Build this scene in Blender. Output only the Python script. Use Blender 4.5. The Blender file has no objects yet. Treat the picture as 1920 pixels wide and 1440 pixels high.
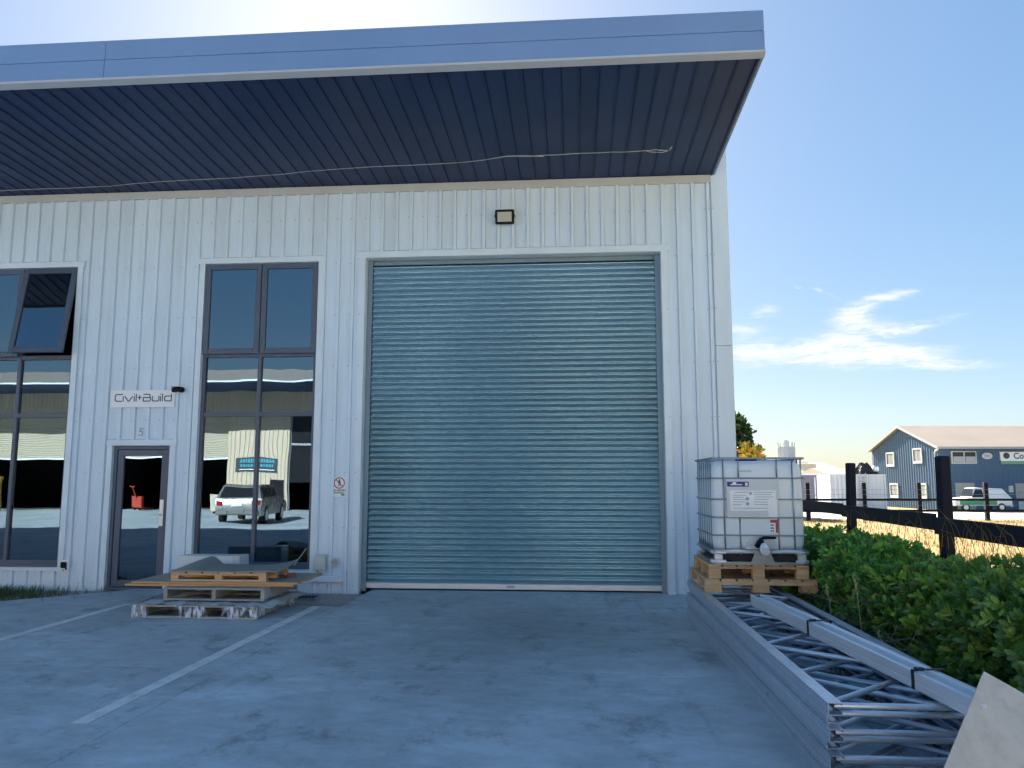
import bpy, math, random
import numpy as np
from mathutils import Vector, Matrix

random.seed(7); rng = np.random.default_rng(7)
SC = bpy.context.scene
COL = SC.collection
R = math.radians

# ------------------------------------------------------------------ camera, world, sun, exposure
CAM = (0.0, -11.6, 1.64); YAW = R(-4.577); PITCH = R(6.984)
cd = bpy.data.cameras.new('camera'); cam = bpy.data.objects.new('camera', cd); COL.objects.link(cam)
cd.sensor_width = 36.0; cd.lens = 36.0 * 1459 / 1920; cd.clip_end = 3000; cd.clip_start = 0.05
fw = Vector((math.sin(YAW) * math.cos(PITCH), math.cos(YAW) * math.cos(PITCH), math.sin(PITCH)))
cam.location = CAM; cam.rotation_euler = fw.to_track_quat('-Z', 'Y').to_euler()
SC.camera = cam

SUN_EL, SUN_AZ = R(32.0), R(-17.0)          # azimuth from +Y, positive towards +X
sdir = Vector((math.sin(SUN_AZ) * math.cos(SUN_EL), math.cos(SUN_AZ) * math.cos(SUN_EL), math.sin(SUN_EL)))
sl = bpy.data.lights.new('sun', 'SUN'); sl.energy = 5.0; sl.angle = R(0.5); sl.color = (1.0, 0.94, 0.85)
so = bpy.data.objects.new('sun', sl); COL.objects.link(so); so.rotation_euler = (-sdir).to_track_quat('-Z', 'Y').to_euler()
so.location = (-30, 60, 60)

W = bpy.data.worlds.new('World'); SC.world = W; W.use_nodes = True
wn, wl = W.node_tree.nodes, W.node_tree.links
for n in list(wn): wn.remove(n)
def N(t, nodes=wn, **k):
    n = nodes.new(t)
    for a, b in k.items(): setattr(n, a, b)
    return n
sky = N('ShaderNodeTexSky', sky_type='NISHITA', sun_disc=False, sun_elevation=SUN_EL, sun_rotation=SUN_AZ,
        altitude=0.0, air_density=1.0, dust_density=0.6, ozone_density=2.5)
SKY_STRENGTH = 0.06
bg = N('ShaderNodeBackground'); bg.inputs['Strength'].default_value = SKY_STRENGTH
wo = N('ShaderNodeOutputWorld')
# thin cloud bank: direction -> azimuth / elevation in degrees, a few soft ellipses broken up by noise
geo = N('ShaderNodeTexCoord'); sep = N('ShaderNodeSeparateXYZ'); wl.new(geo.outputs['Generated'], sep.inputs[0])
def M(op, a, b=None, c=None, nodes=wn, links=wl):
    n = nodes.new('ShaderNodeMath'); n.operation = op
    for i, v in enumerate((a, b, c)):
        if v is None: continue
        if isinstance(v, (int, float)): n.inputs[i].default_value = v
        else: links.new(v, n.inputs[i])
    return n.outputs[0]
az = M('MULTIPLY', M('ARCTAN2', sep.outputs[0], sep.outputs[1]), 57.2958)
el = M('MULTIPLY', M('ARCSINE', sep.outputs[2]), 57.2958)
cmb = N('ShaderNodeCombineXYZ'); wl.new(az, cmb.inputs[0]); wl.new(el, cmb.inputs[1])
def noise(vec, scale, detail, sx, sy, rot=0.0):
    mp = N('ShaderNodeMapping'); mp.inputs['Scale'].default_value = (sx, sy, 1); mp.inputs['Rotation'].default_value = (0, 0, rot)
    wl.new(vec, mp.inputs[0]); nz = N('ShaderNodeTexNoise'); nz.inputs['Scale'].default_value = scale
    nz.inputs['Detail'].default_value = detail; nz.inputs['Roughness'].default_value = 0.62; wl.new(mp.outputs[0], nz.inputs[0])
    return nz
wob = noise(cmb.outputs[0], 0.9, 4, 0.35, 1.0, 0.12)
va = N('ShaderNodeVectorMath', operation='SUBTRACT'); wl.new(wob.outputs['Color'], va.inputs[0]); va.inputs[1].default_value = (.5, .5, .5)
vs = N('ShaderNodeVectorMath', operation='MULTIPLY'); wl.new(va.outputs[0], vs.inputs[0]); vs.inputs[1].default_value = (2.2, 1.0, 0)
vd = N('ShaderNodeVectorMath', operation='ADD'); wl.new(cmb.outputs[0], vd.inputs[0]); wl.new(vs.outputs[0], vd.inputs[1])
CLOUDS = [  # az, el, semi-axes, tilt, weight
    (18.3, 8.35, 5.6, .95, -5, 1.15), (19.6, 9.6, 3.6, .75, 5, 1.0), (19.5, 11.2, 1.7, 1.0, 18, 1.15), (22.0, 12.15, 2.3, .32, 6, .85),
    (17.6, 12.75, .8, .28, -28, .7), (23.8, 10.0, 2.6, .36, 8, .75), (25.0, 7.4, 2.6, .42, -5, 1.0), (12.6, 9.0, 2.2, 1.05, -6, 1.0),
    (13.6, 11.6, 1.7, .65, 10, .55), (12.0, 10.6, 1.7, .55, 0, .6), (16.1, 13.3, .42, .25, 0, .6), (22.5, 8.4, 3.0, .7, 0, .6)]
tot = None
for (a, e, sa, se, rt, wt) in CLOUDS:
    s = N('ShaderNodeVectorMath', operation='SUBTRACT'); wl.new(vd.outputs[0], s.inputs[0]); s.inputs[1].default_value = (a, e, 0)
    mp = N('ShaderNodeMapping', vector_type='TEXTURE'); mp.inputs['Rotation'].default_value = (0, 0, R(rt)); mp.inputs['Scale'].default_value = (sa, se, 1)
    wl.new(s.outputs[0], mp.inputs[0])
    dt = N('ShaderNodeVectorMath', operation='DOT_PRODUCT'); wl.new(mp.outputs[0], dt.inputs[0]); wl.new(mp.outputs[0], dt.inputs[1])
    g_ = M('MULTIPLY', M('EXPONENT', M('MULTIPLY', dt.outputs['Value'], -1.15)), wt)
    tot = g_ if tot is None else M('ADD', tot, g_)
fib = noise(vd.outputs[0], .75, 8, 0.28, 1.7, R(-10)); fib2 = noise(vd.outputs[0], 2.4, 6, 0.30, 1.5, R(-14))
tex = M('ADD', M('MULTIPLY', M('SUBTRACT', fib.outputs[0], .5), 3.0), M('MULTIPLY', M('SUBTRACT', fib2.outputs[0], .5), 1.9))
dens = M('MULTIPLY', M('MINIMUM', tot, 1.25), M('ADD', .92, tex))
mr = N('ShaderNodeMapRange', interpolation_type='SMOOTHSTEP'); wl.new(dens, mr.inputs[0])
for i, v in ((1, .12), (2, 1.45), (3, 0.0), (4, .90)): mr.inputs[i].default_value = v
cmask = mr.outputs[0]
mix = N('ShaderNodeMix', data_type='RGBA'); wl.new(cmask, mix.inputs[0]); gm = N('ShaderNodeGamma'); gm.inputs[1].default_value = 0.45; wl.new(sky.outputs[0], gm.inputs[0])
hs = N('ShaderNodeHueSaturation'); hs.inputs['Saturation'].default_value = 1.75; hs.inputs['Value'].default_value = 1.30; wl.new(gm.outputs[0], hs.inputs['Color']); tn = N('ShaderNodeVectorMath', operation='MULTIPLY'); wl.new(hs.outputs[0], tn.inputs[0]); tn.inputs[1].default_value = (.90, .97, 1.05); wl.new(tn.outputs[0], mix.inputs[6])
mix.inputs[7].default_value = (3.7, 3.75, 3.85, 1)
wl.new(mix.outputs[2], bg.inputs['Color']); wl.new(bg.outputs[0], wo.inputs['Surface'])

SC.view_settings.view_transform = 'Standard'; SC.view_settings.look = 'None'
SC.view_settings.gamma = 1.0; SC.view_settings.use_curve_mapping = False; SC.view_settings.exposure = 2.3
SC.render.engine = 'CYCLES'
SC.cycles.max_bounces = 8; SC.cycles.transparent_max_bounces = 12; SC.cycles.sample_clamp_indirect = 6.0
SC.cycles.use_denoising = True

# ------------------------------------------------------------------ materials
MATS = {}
def mat(name, col, rough=.6, metal=0.0, var=.08, scale=3.0, bump=0.0, bscale=60.0, rand=.0, stretch=(1, 1, 1), dirt=None, dirt_amt=.3, dirt_scale=1.2,
        spec=.5, detail=6, rconst=False):
    m = bpy.data.materials.new(name); m.use_nodes = True; nt = m.node_tree; n, l = nt.nodes, nt.links
    b = n['Principled BSDF']; b.inputs['Roughness'].default_value = rough; b.inputs['Metallic'].default_value = metal
    b.inputs['Specular IOR Level'].default_value = spec
    g = n.new('ShaderNodeNewGeometry'); mp = n.new('ShaderNodeMapping'); l.new(g.outputs['Position'], mp.inputs[0]); mp.inputs['Scale'].default_value = stretch
    nz = n.new('ShaderNodeTexNoise'); nz.inputs['Scale'].default_value = scale; nz.inputs['Detail'].default_value = detail; l.new(mp.outputs[0], nz.inputs[0])
    f = M('ADD', M('MULTIPLY', nz.outputs[0], 2 * var, nodes=n, links=l), 1 - var, nodes=n, links=l)
    if rand:
        oi = n.new('ShaderNodeObjectInfo')
        f = M('MULTIPLY', f, M('ADD', M('MULTIPLY', oi.outputs['Random'], 2 * rand, nodes=n, links=l), 1 - rand, nodes=n, links=l), nodes=n, links=l)
    mx = n.new('ShaderNodeVectorMath'); mx.operation = 'SCALE'; mx.inputs[0].default_value = col; l.new(f, mx.inputs['Scale'])
    out = mx.outputs[0]
    if dirt:
        dz = n.new('ShaderNodeTexNoise'); dz.inputs['Scale'].default_value = dirt_scale; dz.inputs['Detail'].default_value = 8; dz.inputs['Roughness'].default_value = .65
        l.new(mp.outputs[0], dz.inputs[0])
        mr = n.new('ShaderNodeMapRange'); mr.inputs[1].default_value = .45; mr.inputs[2].default_value = .72; mr.inputs[4].default_value = dirt_amt; l.new(dz.outputs[0], mr.inputs[0])
        mm = n.new('ShaderNodeMix'); mm.data_type = 'RGBA'; l.new(mr.outputs[0], mm.inputs[0]); l.new(out, mm.inputs[6]); mm.inputs[7].default_value = (*dirt, 1)
        out = mm.outputs[2]
    l.new(out, b.inputs['Base Color'])
    if rconst: l.new(out, b.inputs['Base Color']); MATS[name] = m; return m
    rz = M('ADD', M('MULTIPLY', M('SUBTRACT', nz.outputs[0], .5, nodes=n, links=l), .25, nodes=n, links=l), rough, nodes=n, links=l); l.new(rz, b.inputs['Roughness'])
    if bump:
        bz = n.new('ShaderNodeTexNoise'); bz.inputs['Scale'].default_value = bscale; bz.inputs['Detail'].default_value = 4; l.new(mp.outputs[0], bz.inputs[0])
        bp = n.new('ShaderNodeBump'); bp.inputs['Strength'].default_value = bump; bp.inputs['Distance'].default_value = .01; l.new(bz.outputs[0], bp.inputs['Height'])
        l.new(bp.outputs[0], b.inputs['Normal'])
    MATS[name] = m; return m

mat('wall_white', (.70, .825, .93), .42, var=.06, scale=1.2, rand=.025, stretch=(2, 2, .25), dirt=(.46, .52, .54), dirt_amt=.26, dirt_scale=2.2)
mat('trim_white', (.72, .84, .93), .4, var=.05, scale=2, dirt=(.5, .5, .5), dirt_amt=.25)
mat('cream_flashing', (.54, .57, .56), .5, var=.06, dirt=(.34, .33, .3), dirt_amt=.3)
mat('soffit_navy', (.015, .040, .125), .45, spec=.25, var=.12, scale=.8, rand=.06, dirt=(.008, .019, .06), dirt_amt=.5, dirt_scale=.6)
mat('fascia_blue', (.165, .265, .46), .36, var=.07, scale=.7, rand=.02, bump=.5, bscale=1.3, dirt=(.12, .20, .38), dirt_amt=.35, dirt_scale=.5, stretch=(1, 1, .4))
mat('fascia_lip', (.36, .40, .46), .35, var=.05)
mat('galv_door', (.39, .55, .59), .18, metal=.85, var=.06, scale=.7, rand=.03, detail=2, rconst=True)
mat('door_guide', (.20, .29, .35), .45, metal=.3, var=.1)
mat('pale_aluminium', (.70, .72, .74), .35, metal=.4, var=.05)
mat('frame_slate', (.085, .11, .16), .4, var=.05, scale=4)
mat('screw_grey', (.32, .35, .38), .4, metal=.5)
mat('black_plastic', (.010, .011, .014), .6, spec=.2, var=.1)
mat('sign_white', (.86, .89, .92), .35, var=.02)
mat('sign_ink', (.03, .045, .07), .5, var=.02)
mat('sign_red', (.45, .05, .06), .5, var=.05)
mat('sign_green', (.16, .36, .25), .5, var=.05)
mat('sign_blue', (.02, .03, .22), .45, var=.05)
mat('sign_teal', (.05, .34, .42), .45, var=.05)
mat('plastic_cream', (.60, .66, .63), .45, var=.04)
mat('led_face', (.42, .45, .36), .3, var=.06, scale=20)
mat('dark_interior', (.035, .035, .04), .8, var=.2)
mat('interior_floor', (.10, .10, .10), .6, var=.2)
mat('line_paint', (.76, .78, .79), .6, var=.1, scale=14, dirt=(.30, .31, .32), dirt_amt=.55, dirt_scale=7)
mat('soil', (.055, .045, .035), .95, var=.4, scale=9, bump=.8, bscale=25, dirt=(.12, .10, .06), dirt_amt=.5, dirt_scale=5)
mat('dry_field', (.28, .185, .045), .95, var=.4, scale=2.2, bump=.8, bscale=14, dirt=(.20, .19, .07), dirt_amt=.45, dirt_scale=.25)
mat('far_paving', (.42, .39, .34), .85, var=.12, scale=.4)
mat('gravel', (.36, .36, .35), .9, var=.35, scale=30, rand=.0)
mat('straw', (.31, .20, .045), .8, var=.35, scale=2)
mat('green_grass', (.06, .11, .03), .7, var=.4, scale=5)
mat('galv_rack', (.52, .59, .68), .33, metal=.55, var=.16, scale=9, rand=.14, dirt=(.34, .38, .44), dirt_amt=.4, dirt_scale=6)
mat('alu_beam', (.72, .77, .84), .34, metal=.35, var=.05, scale=4, stretch=(3, .3, 3), rand=.04)
mat('strap_black', (.01, .01, .012), .5)
mat('plywood', (.68, .61, .52), .7, var=.10, scale=3, stretch=(4, 1, 4), dirt=(.44, .38, .31), dirt_amt=.5, dirt_scale=3.2)
mat('pallet_wood', (.68, .44, .24), .75, var=.22, scale=6, rand=.13, stretch=(1, 6, 6), dirt=(.34, .20, .10), dirt_amt=.45, dirt_scale=2)
mat('pallet_grey', (.36, .35, .31), .8, var=.22, scale=6, rand=.15, stretch=(1, 6, 6), dirt=(.10, .09, .07), dirt_amt=.4, dirt_scale=2)
mat('board_orange', (.62, .33, .13), .7, var=.18, scale=8, stretch=(1, 1, 8))
mat('board_grey', (.38, .35, .29), .7, var=.10, scale=2, dirt=(.16, .16, .15), dirt_amt=.4)
mat('board_slate', (.26, .28, .27), .6, var=.12, scale=2, dirt=(.19, .20, .19), dirt_amt=.5)
mat('carton', (.72, .76, .78), .6, var=.04)
mat('tank_plastic', (.75, .83, .87), .38, var=.05, scale=2.2, spec=.4, dirt=(.56, .62, .64), dirt_amt=.4)
mat('cage_steel', (.33, .38, .42), .35, metal=.7, var=.12, scale=9)
mat('label_plate', (.60, .66, .69), .4, var=.04, dirt=(.48, .48, .40), dirt_amt=.35, dirt_scale=5)
mat('label_grey', (.38, .43, .47), .5)
mat('post_black', (.010, .014, .028), .75, spec=.2, var=.35, scale=8, bump=.4, bscale=30, stretch=(5, 5, 1))
mat('bark', (.10, .08, .06), .9, var=.3, scale=10, bump=.5)
mat('twig_grey', (.22, .20, .17), .85, var=.3, scale=20)
mat('weed_stalk', (.42, .42, .22), .8, var=.2)
mat('shed_blue', (.05, .12, .225), .5, var=.10, scale=.3, rand=.03)
mat('roof_beige', (.36, .29, .225), .55, var=.05, scale=.4)
mat('window_white', (.58, .60, .60), .5, var=.04)
mat('window_pane_far', (.30, .33, .34), .2, var=.1)
mat('container_white', (.60, .62, .66), .5, var=.06, scale=.8, dirt=(.45, .45, .45), dirt_amt=.2)
mat('container_purple', (.14, .13, .17), .6, var=.12, scale=.8)
mat('shed_grey', (.36, .37, .40), .6, var=.08, scale=.5)
mat('silo_white', (.55, .57, .57), .5, var=.1, scale=.5)
mat('car_silver', (.30, .30, .295), .28, metal=.5, var=.03)
mat('car_white', (.74, .74, .74), .3, var=.03)
mat('car_green', (.05, .28, .12), .4, var=.05)
mat('car_glass', (.02, .022, .025), .08, var=.02)
mat('tyre', (.018, .018, .018), .8)
mat('tail_light', (.35, .02, .02), .25)
mat('opp_wall', (.60, .50, .37), .5, var=.05, scale=1, dirt=(.5, .46, .38), dirt_amt=.3)
mat('opp_door', (.50, .45, .34), .5, var=.04)
mat('opp_fascia', (.16, .15, .14), .5, var=.08)
mat('asphalt_grey', (.22, .22, .22), .9, var=.15, scale=2)
mat('red_paint', (.45, .05, .03), .4)
mat('yellow_paint', (.62, .36, .06), .5)
mat('orange_plastic', (.55, .22, .03), .5)
mat('tarp_black', (.02, .022, .025), .7, var=.4, scale=3)

# concrete: mottled, smudged, streaked
def concrete():
    m = bpy.data.materials.new('concrete'); m.use_nodes = True; n, l = m.node_tree.nodes, m.node_tree.links
    b = n['Principled BSDF']; g = n.new('ShaderNodeNewGeometry')
    def nz(scale, stretch, rot, det=8, ro=.6):
        mp = n.new('ShaderNodeMapping'); mp.inputs['Scale'].default_value = stretch; mp.inputs['Rotation'].default_value = (0, 0, rot); l.new(g.outputs['Position'], mp.inputs[0])
        t = n.new('ShaderNodeTexNoise'); t.inputs['Scale'].default_value = scale; t.inputs['Detail'].default_value = det; t.inputs['Roughness'].default_value = ro
        l.new(mp.outputs[0], t.inputs[0]); return t.outputs[0]
    def rng_(v, a, b_, c, d):
        r = n.new('ShaderNodeMapRange'); r.interpolation_type = 'SMOOTHSTEP'
        for i, q in ((1, a), (2, b_), (3, c), (4, d)): r.inputs[i].default_value = q
        l.new(v, r.inputs[0]); return r.outputs[0]
    mm = lambda a, c: M('MULTIPLY', a, c, nodes=n, links=l)
    v = rng_(nz(.45, (1, 1, 1), 0), .3, .7, .84, 1.15)
    v = mm(v, rng_(nz(3.1, (1, 1.6, 1), .5, 9, .75), .35, .68, 1.08, .84))
    v = mm(v, rng_(nz(1.3, (1.5, .9, 1), .35, 10, .78), .52, .65, 1.0, .62))     # dark smudges
    v = mm(v, rng_(nz(2.6, (.9, 2.0, 1), .3, 10, .8), .57, .68, 1.0, .62))       # smaller crisp scuffs
    v = mm(v, rng_(nz(1.0, (3.4, .25, 1), -.12, 8, .7), .58, .70, 1.0, .74))      # tyre streaks towards the doors
    v = mm(v, rng_(nz(.9, (.7, 1.6, 1), -.4, 9, .72), .52, .72, 1.0, 1.28))       # paler worn patches
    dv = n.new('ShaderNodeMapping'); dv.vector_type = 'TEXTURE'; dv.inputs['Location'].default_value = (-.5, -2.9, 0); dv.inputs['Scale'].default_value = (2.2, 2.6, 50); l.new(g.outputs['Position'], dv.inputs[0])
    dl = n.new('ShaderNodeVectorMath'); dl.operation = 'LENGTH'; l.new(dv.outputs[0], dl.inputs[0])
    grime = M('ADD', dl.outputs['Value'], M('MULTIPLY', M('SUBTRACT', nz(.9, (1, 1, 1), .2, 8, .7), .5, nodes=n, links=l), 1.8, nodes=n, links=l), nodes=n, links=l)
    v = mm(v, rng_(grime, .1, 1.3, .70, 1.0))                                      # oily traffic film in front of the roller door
    v = mm(v, rng_(nz(140, (1, 1, 1), 0, 3, .8), .3, .7, .86, 1.12))
    v = mm(v, rng_(nz(38, (1, 1, 1), 0, 2, .5), .70, .74, 1.0, .6))               # grit specks
    s = n.new('ShaderNodeVectorMath'); s.operation = 'SCALE'; s.inputs[0].default_value = (.45, .525, .57); l.new(v, s.inputs['Scale'])
    l.new(s.outputs[0], b.inputs['Base Color']); b.inputs['Roughness'].default_value = .62; b.inputs['Specular IOR Level'].default_value = .35
    bp = n.new('ShaderNodeBump'); bp.inputs['Strength'].default_value = .25; bp.inputs['Distance'].default_value = .004; l.new(nz(160, (1, 1, 1), 0, 3), bp.inputs['Height'])
    l.new(bp.outputs[0], b.inputs['Normal']); MATS['concrete'] = m
concrete()

def glass(name, refl, tint, wob=.02):
    m = bpy.data.materials.new(name); m.use_nodes = True; n, l = m.node_tree.nodes, m.node_tree.links
    for q in list(n):
        if q.type == 'BSDF_PRINCIPLED': n.remove(q)
    out = next(q for q in n if q.type == 'OUTPUT_MATERIAL')
    gl = n.new('ShaderNodeBsdfGlossy'); gl.inputs['Roughness'].default_value = 0.0; gl.inputs['Color'].default_value = (.66, .86, 1, 1)
    tr = n.new('ShaderNodeBsdfTransparent'); tr.inputs['Color'].default_value = (*tint, 1)
    mx = n.new('ShaderNodeMixShader'); mx.inputs[0].default_value = refl; l.new(tr.outputs[0], mx.inputs[1]); l.new(gl.outputs[0], mx.inputs[2]); l.new(mx.outputs[0], out.inputs[0])
    g = n.new('ShaderNodeNewGeometry'); t = n.new('ShaderNodeTexNoise'); t.inputs['Scale'].default_value = 1.6; t.inputs['Detail'].default_value = 1.0; l.new(g.outputs['Position'], t.inputs[0])
    bp = n.new('ShaderNodeBump'); bp.inputs['Strength'].default_value = 1.0; bp.inputs['Distance'].default_value = wob; l.new(t.outputs[0], bp.inputs['Height']); l.new(bp.outputs[0], gl.inputs['Normal'])
    MATS[name] = m
glass('tinted_glass', .20, (.34, .37, .40), .0010)

def film(name, lo, st):
    m = bpy.data.materials.new(name); m.use_nodes = True; n, l = m.node_tree.nodes, m.node_tree.links
    b = n['Principled BSDF']; b.inputs['Base Color'].default_value = (.72, .76, .82, 1); b.inputs['Roughness'].default_value = .25
    g = n.new('ShaderNodeNewGeometry'); mp = n.new('ShaderNodeMapping'); mp.inputs['Scale'].default_value = st; l.new(g.outputs['Position'], mp.inputs[0])
    t = n.new('ShaderNodeTexNoise'); t.inputs['Scale'].default_value = 2.0; t.inputs['Detail'].default_value = 4; l.new(mp.outputs[0], t.inputs[0])
    r = n.new('ShaderNodeMapRange'); r.inputs[1].default_value = .44; r.inputs[2].default_value = .62; r.inputs[3].default_value = lo; r.inputs[4].default_value = .92; l.new(t.outputs[0], r.inputs[0])
    l.new(r.outputs[0], b.inputs['Alpha'])
    bp = n.new('ShaderNodeBump'); bp.inputs['Strength'].default_value = .6; bp.inputs['Distance'].default_value = .02; l.new(t.outputs[0], bp.inputs['Height']); l.new(bp.outputs[0], b.inputs['Normal'])
    MATS[name] = m
film('plastic_film', .04, (9, 9, 3.5)); film('film_top', .86, (5, 5, 5))

def rack_metal():   # galvanised post with rows of small punched holes
    m = MATS['galv_rack'].copy(); m.name = 'punched_rack'; n, l = m.node_tree.nodes, m.node_tree.links
    b = n['Principled BSDF']; src = b.inputs['Base Color'].links[0].from_socket
    tc = n.new('ShaderNodeTexCoord'); sp = n.new('ShaderNodeSeparateXYZ'); l.new(tc.outputs['Object'], sp.inputs[0])
    def cell(o, p): return M('SUBTRACT', M('FRACT', M('DIVIDE', o, p, nodes=n, links=l), nodes=n, links=l), .5, nodes=n, links=l)
    fy = cell(sp.outputs[1], .05); fx = cell(M('ADD', sp.outputs[0], .035, nodes=n, links=l), .035); fz = cell(sp.outputs[2], .034)
    sq = lambda a, k: M('MULTIPLY', M('MULTIPLY', a, a, nodes=n, links=l), k, nodes=n, links=l)
    gn = n.new('ShaderNodeNewGeometry'); sn = n.new('ShaderNodeSeparateXYZ'); l.new(gn.outputs['Normal'], sn.inputs[0])
    up = M('ABSOLUTE', sn.outputs[2], nodes=n, links=l)
    d2 = M('ADD', sq(fy, 6.5), M('ADD', M('MULTIPLY', sq(fx, 3.2), up, nodes=n, links=l), M('MULTIPLY', sq(fz, 3.2), M('SUBTRACT', 1, up, nodes=n, links=l), nodes=n, links=l), nodes=n, links=l), nodes=n, links=l)
    hole = M('LESS_THAN', d2, M('SUBTRACT', .10, M('MULTIPLY', up, .05, nodes=n, links=l), nodes=n, links=l), nodes=n, links=l)
    mx = n.new('ShaderNodeMix'); mx.data_type = 'RGBA'; l.new(hole, mx.inputs[0]); l.new(src, mx.inputs[6]); mx.inputs[7].default_value = (.17, .20, .25, 1)
    l.new(mx.outputs[2], b.inputs['Base Color']); MATS['punched_rack'] = m
rack_metal()

def leaf_mat(name):
    m = bpy.data.materials.new(name); m.use_nodes = True; n, l = m.node_tree.nodes, m.node_tree.links
    b = n['Principled BSDF']; a = n.new('ShaderNodeAttribute'); a.attribute_name = 'tint'; l.new(a.outputs['Color'], b.inputs['Base Color'])
    b.inputs['Roughness'].default_value = .36; b.inputs['Specular IOR Level'].default_value = .6
    t = n.new('ShaderNodeBsdfTranslucent'); hs = n.new('ShaderNodeVectorMath'); hs.operation = 'MULTIPLY'; hs.inputs[1].default_value = (1.5, 1.6, .7); l.new(a.outputs['Color'], hs.inputs[0]); l.new(hs.outputs[0], t.inputs[0])
    mx = n.new('ShaderNodeMixShader'); mx.inputs[0].default_value = .38
    out = next(q for q in n if q.type == 'OUTPUT_MATERIAL'); l.new(b.outputs[0], mx.inputs[1]); l.new(t.outputs[0], mx.inputs[2]); l.new(mx.outputs[0], out.inputs[0])
    MATS[name] = m
leaf_mat('leaf')
def lamp_mat():
    m = bpy.data.materials.new('lamp_glow'); m.use_nodes = True; b = m.node_tree.nodes['Principled BSDF']
    b.inputs['Emission Color'].default_value = (1, .9, .7, 1); b.inputs['Emission Strength'].default_value = 9; MATS['lamp_glow'] = m
lamp_mat()

# ------------------------------------------------------------------ mesh builder
class MB:
    def __init__(s): s.v = []; s.f = []; s.m = []; s.mi = 0
    def quad_mesh(s, vs, fs):
        o = len(s.v); s.v += [tuple(p) for p in vs]; s.f += [tuple(i + o for i in q) for q in fs]; s.m += [s.mi] * len(fs); return s
    def box(s, x0, x1, y0, y1, z0, z1, mtx=None):
        vs = [Vector((x, y, z)) for z in (z0, z1) for y in (y0, y1) for x in (x0, x1)]
        if mtx is not None: vs = [mtx @ p for p in vs]
        return s.quad_mesh(vs, [(0, 2, 3, 1), (4, 5, 7, 6), (0, 1, 5, 4), (2, 6, 7, 3), (0, 4, 6, 2), (1, 3, 7, 5)])
    def bbox(s, x0, x1, y0, y1, z0, z1, b=.004, mtx=None):      # box with chamfered edges
        b = min(b, (x1 - x0) / 2.1, (y1 - y0) / 2.1, (z1 - z0) / 2.1)
        vs = []; idx = {}
        for ix, X in ((0, (x0, x0 + b)), (1, (x1, x1 - b))):
            for iy, Y in ((0, (y0, y0 + b)), (1, (y1, y1 - b))):
                for iz, Z in ((0, (z0, z0 + b)), (1, (z1, z1 - b))):
                    for ax in range(3):
                        idx[ix, iy, iz, ax] = len(vs)
                        vs.append(Vector((X[0] if ax == 0 else X[1], Y[0] if ax == 1 else Y[1], Z[0] if ax == 2 else Z[1])))
        fs = []
        for i in (0, 1):
            fx = [idx[i, a, c, 0] for a, c in ((0, 0), (1, 0), (1, 1), (0, 1))]; fs.append(fx if i else fx[::-1])
            fy = [idx[a, i, c, 1] for a, c in ((0, 0), (0, 1), (1, 1), (1, 0))]; fs.append(fy if i else fy[::-1])
            fz = [idx[a, c, i, 2] for a, c in ((0, 0), (1, 0), (1, 1), (0, 1))]; fs.append(fz if i else fz[::-1])
            for j in (0, 1):
                fs.append([idx[i, j, 0, 0], idx[i, j, 1, 0], idx[i, j, 1, 1], idx[i, j, 0, 1]])
                fs.append([idx[i, 0, j, 0], idx[i, 1, j, 0], idx[i, 1, j, 2], idx[i, 0, j, 2]])
                fs.append([idx[0, i, j, 1], idx[1, i, j, 1], idx[1, i, j, 2], idx[0, i, j, 2]])
                for k in (0, 1): fs.append([idx[i, j, k, 0], idx[i, j, k, 1], idx[i, j, k, 2]])
        if mtx is not None: vs = [mtx @ p for p in vs]
        return s.quad_mesh(vs, fs)
    def prism(s, poly, d0, d1, axis='y', mtx=None, cap=True):     # poly in the two other axes
        n = len(poly); vs = []
        for d in (d0, d1):
            for a, c in poly:
                p = {'y': (a, d, c), 'x': (d, a, c), 'z': (a, c, d)}[axis]; p = Vector(p); vs.append(mtx @ p if mtx is not None else p)
        fs = [(i, (i + 1) % n, n + (i + 1) % n, n + i) for i in range(n)]
        if cap: fs += [tuple(range(n))[::-1], tuple(range(n, 2 * n))]
        return s.quad_mesh(vs, fs)
    def sheet(s, prof, e0, e1, axis='z'):      # open profile swept
        n = len(prof); vs = []
        for e in (e0, e1):
            for a, c in prof: vs.append({'z': (a, c, e), 'x': (e, a, c)}[axis])
        return s.quad_mesh(vs, [(i, i + 1, n + i + 1, n + i) for i in range(n - 1)])
    def tube(s, pts, r, seg=8, cap=True):
        pts = [Vector(p) for p in pts]; rr = r if isinstance(r, (list, tuple)) else [r] * len(pts); o = []
        for i, p in enumerate(pts):
            d = (pts[min(i + 1, len(pts) - 1)] - pts[max(i - 1, 0)]).normalized()
            u = d.orthogonal().normalized() if i == 0 else (o_u - d * o_u.dot(d)).normalized()
            o_u = u; w = d.cross(u)
            o += [p + (u * math.cos(t) + w * math.sin(t)) * rr[i] for t in [2 * math.pi * k / seg for k in range(seg)]]
        fs = [(i * seg + k, i * seg + (k + 1) % seg, (i + 1) * seg + (k + 1) % seg, (i + 1) * seg + k) for i in range(len(pts) - 1) for k in range(seg)]
        if cap: fs += [tuple(range(seg))[::-1], tuple(range((len(pts) - 1) * seg, len(pts) * seg))]
        return s.quad_mesh(o, fs)
    def disc(s, c, r, axis='y', t=.004, seg=20, sx=1, sz=1):
        return s.prism([((c[0] if axis != 'x' else c[1]) + sx * r * math.cos(2 * math.pi * k / seg), (c[2] if axis != 'z' else c[1]) + sz * r * math.sin(2 * math.pi * k / seg)) for k in range(seg)],
                       {'y': c[1], 'x': c[0], 'z': c[2]}[axis], {'y': c[1], 'x': c[0], 'z': c[2]}[axis] + t, axis)
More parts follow.
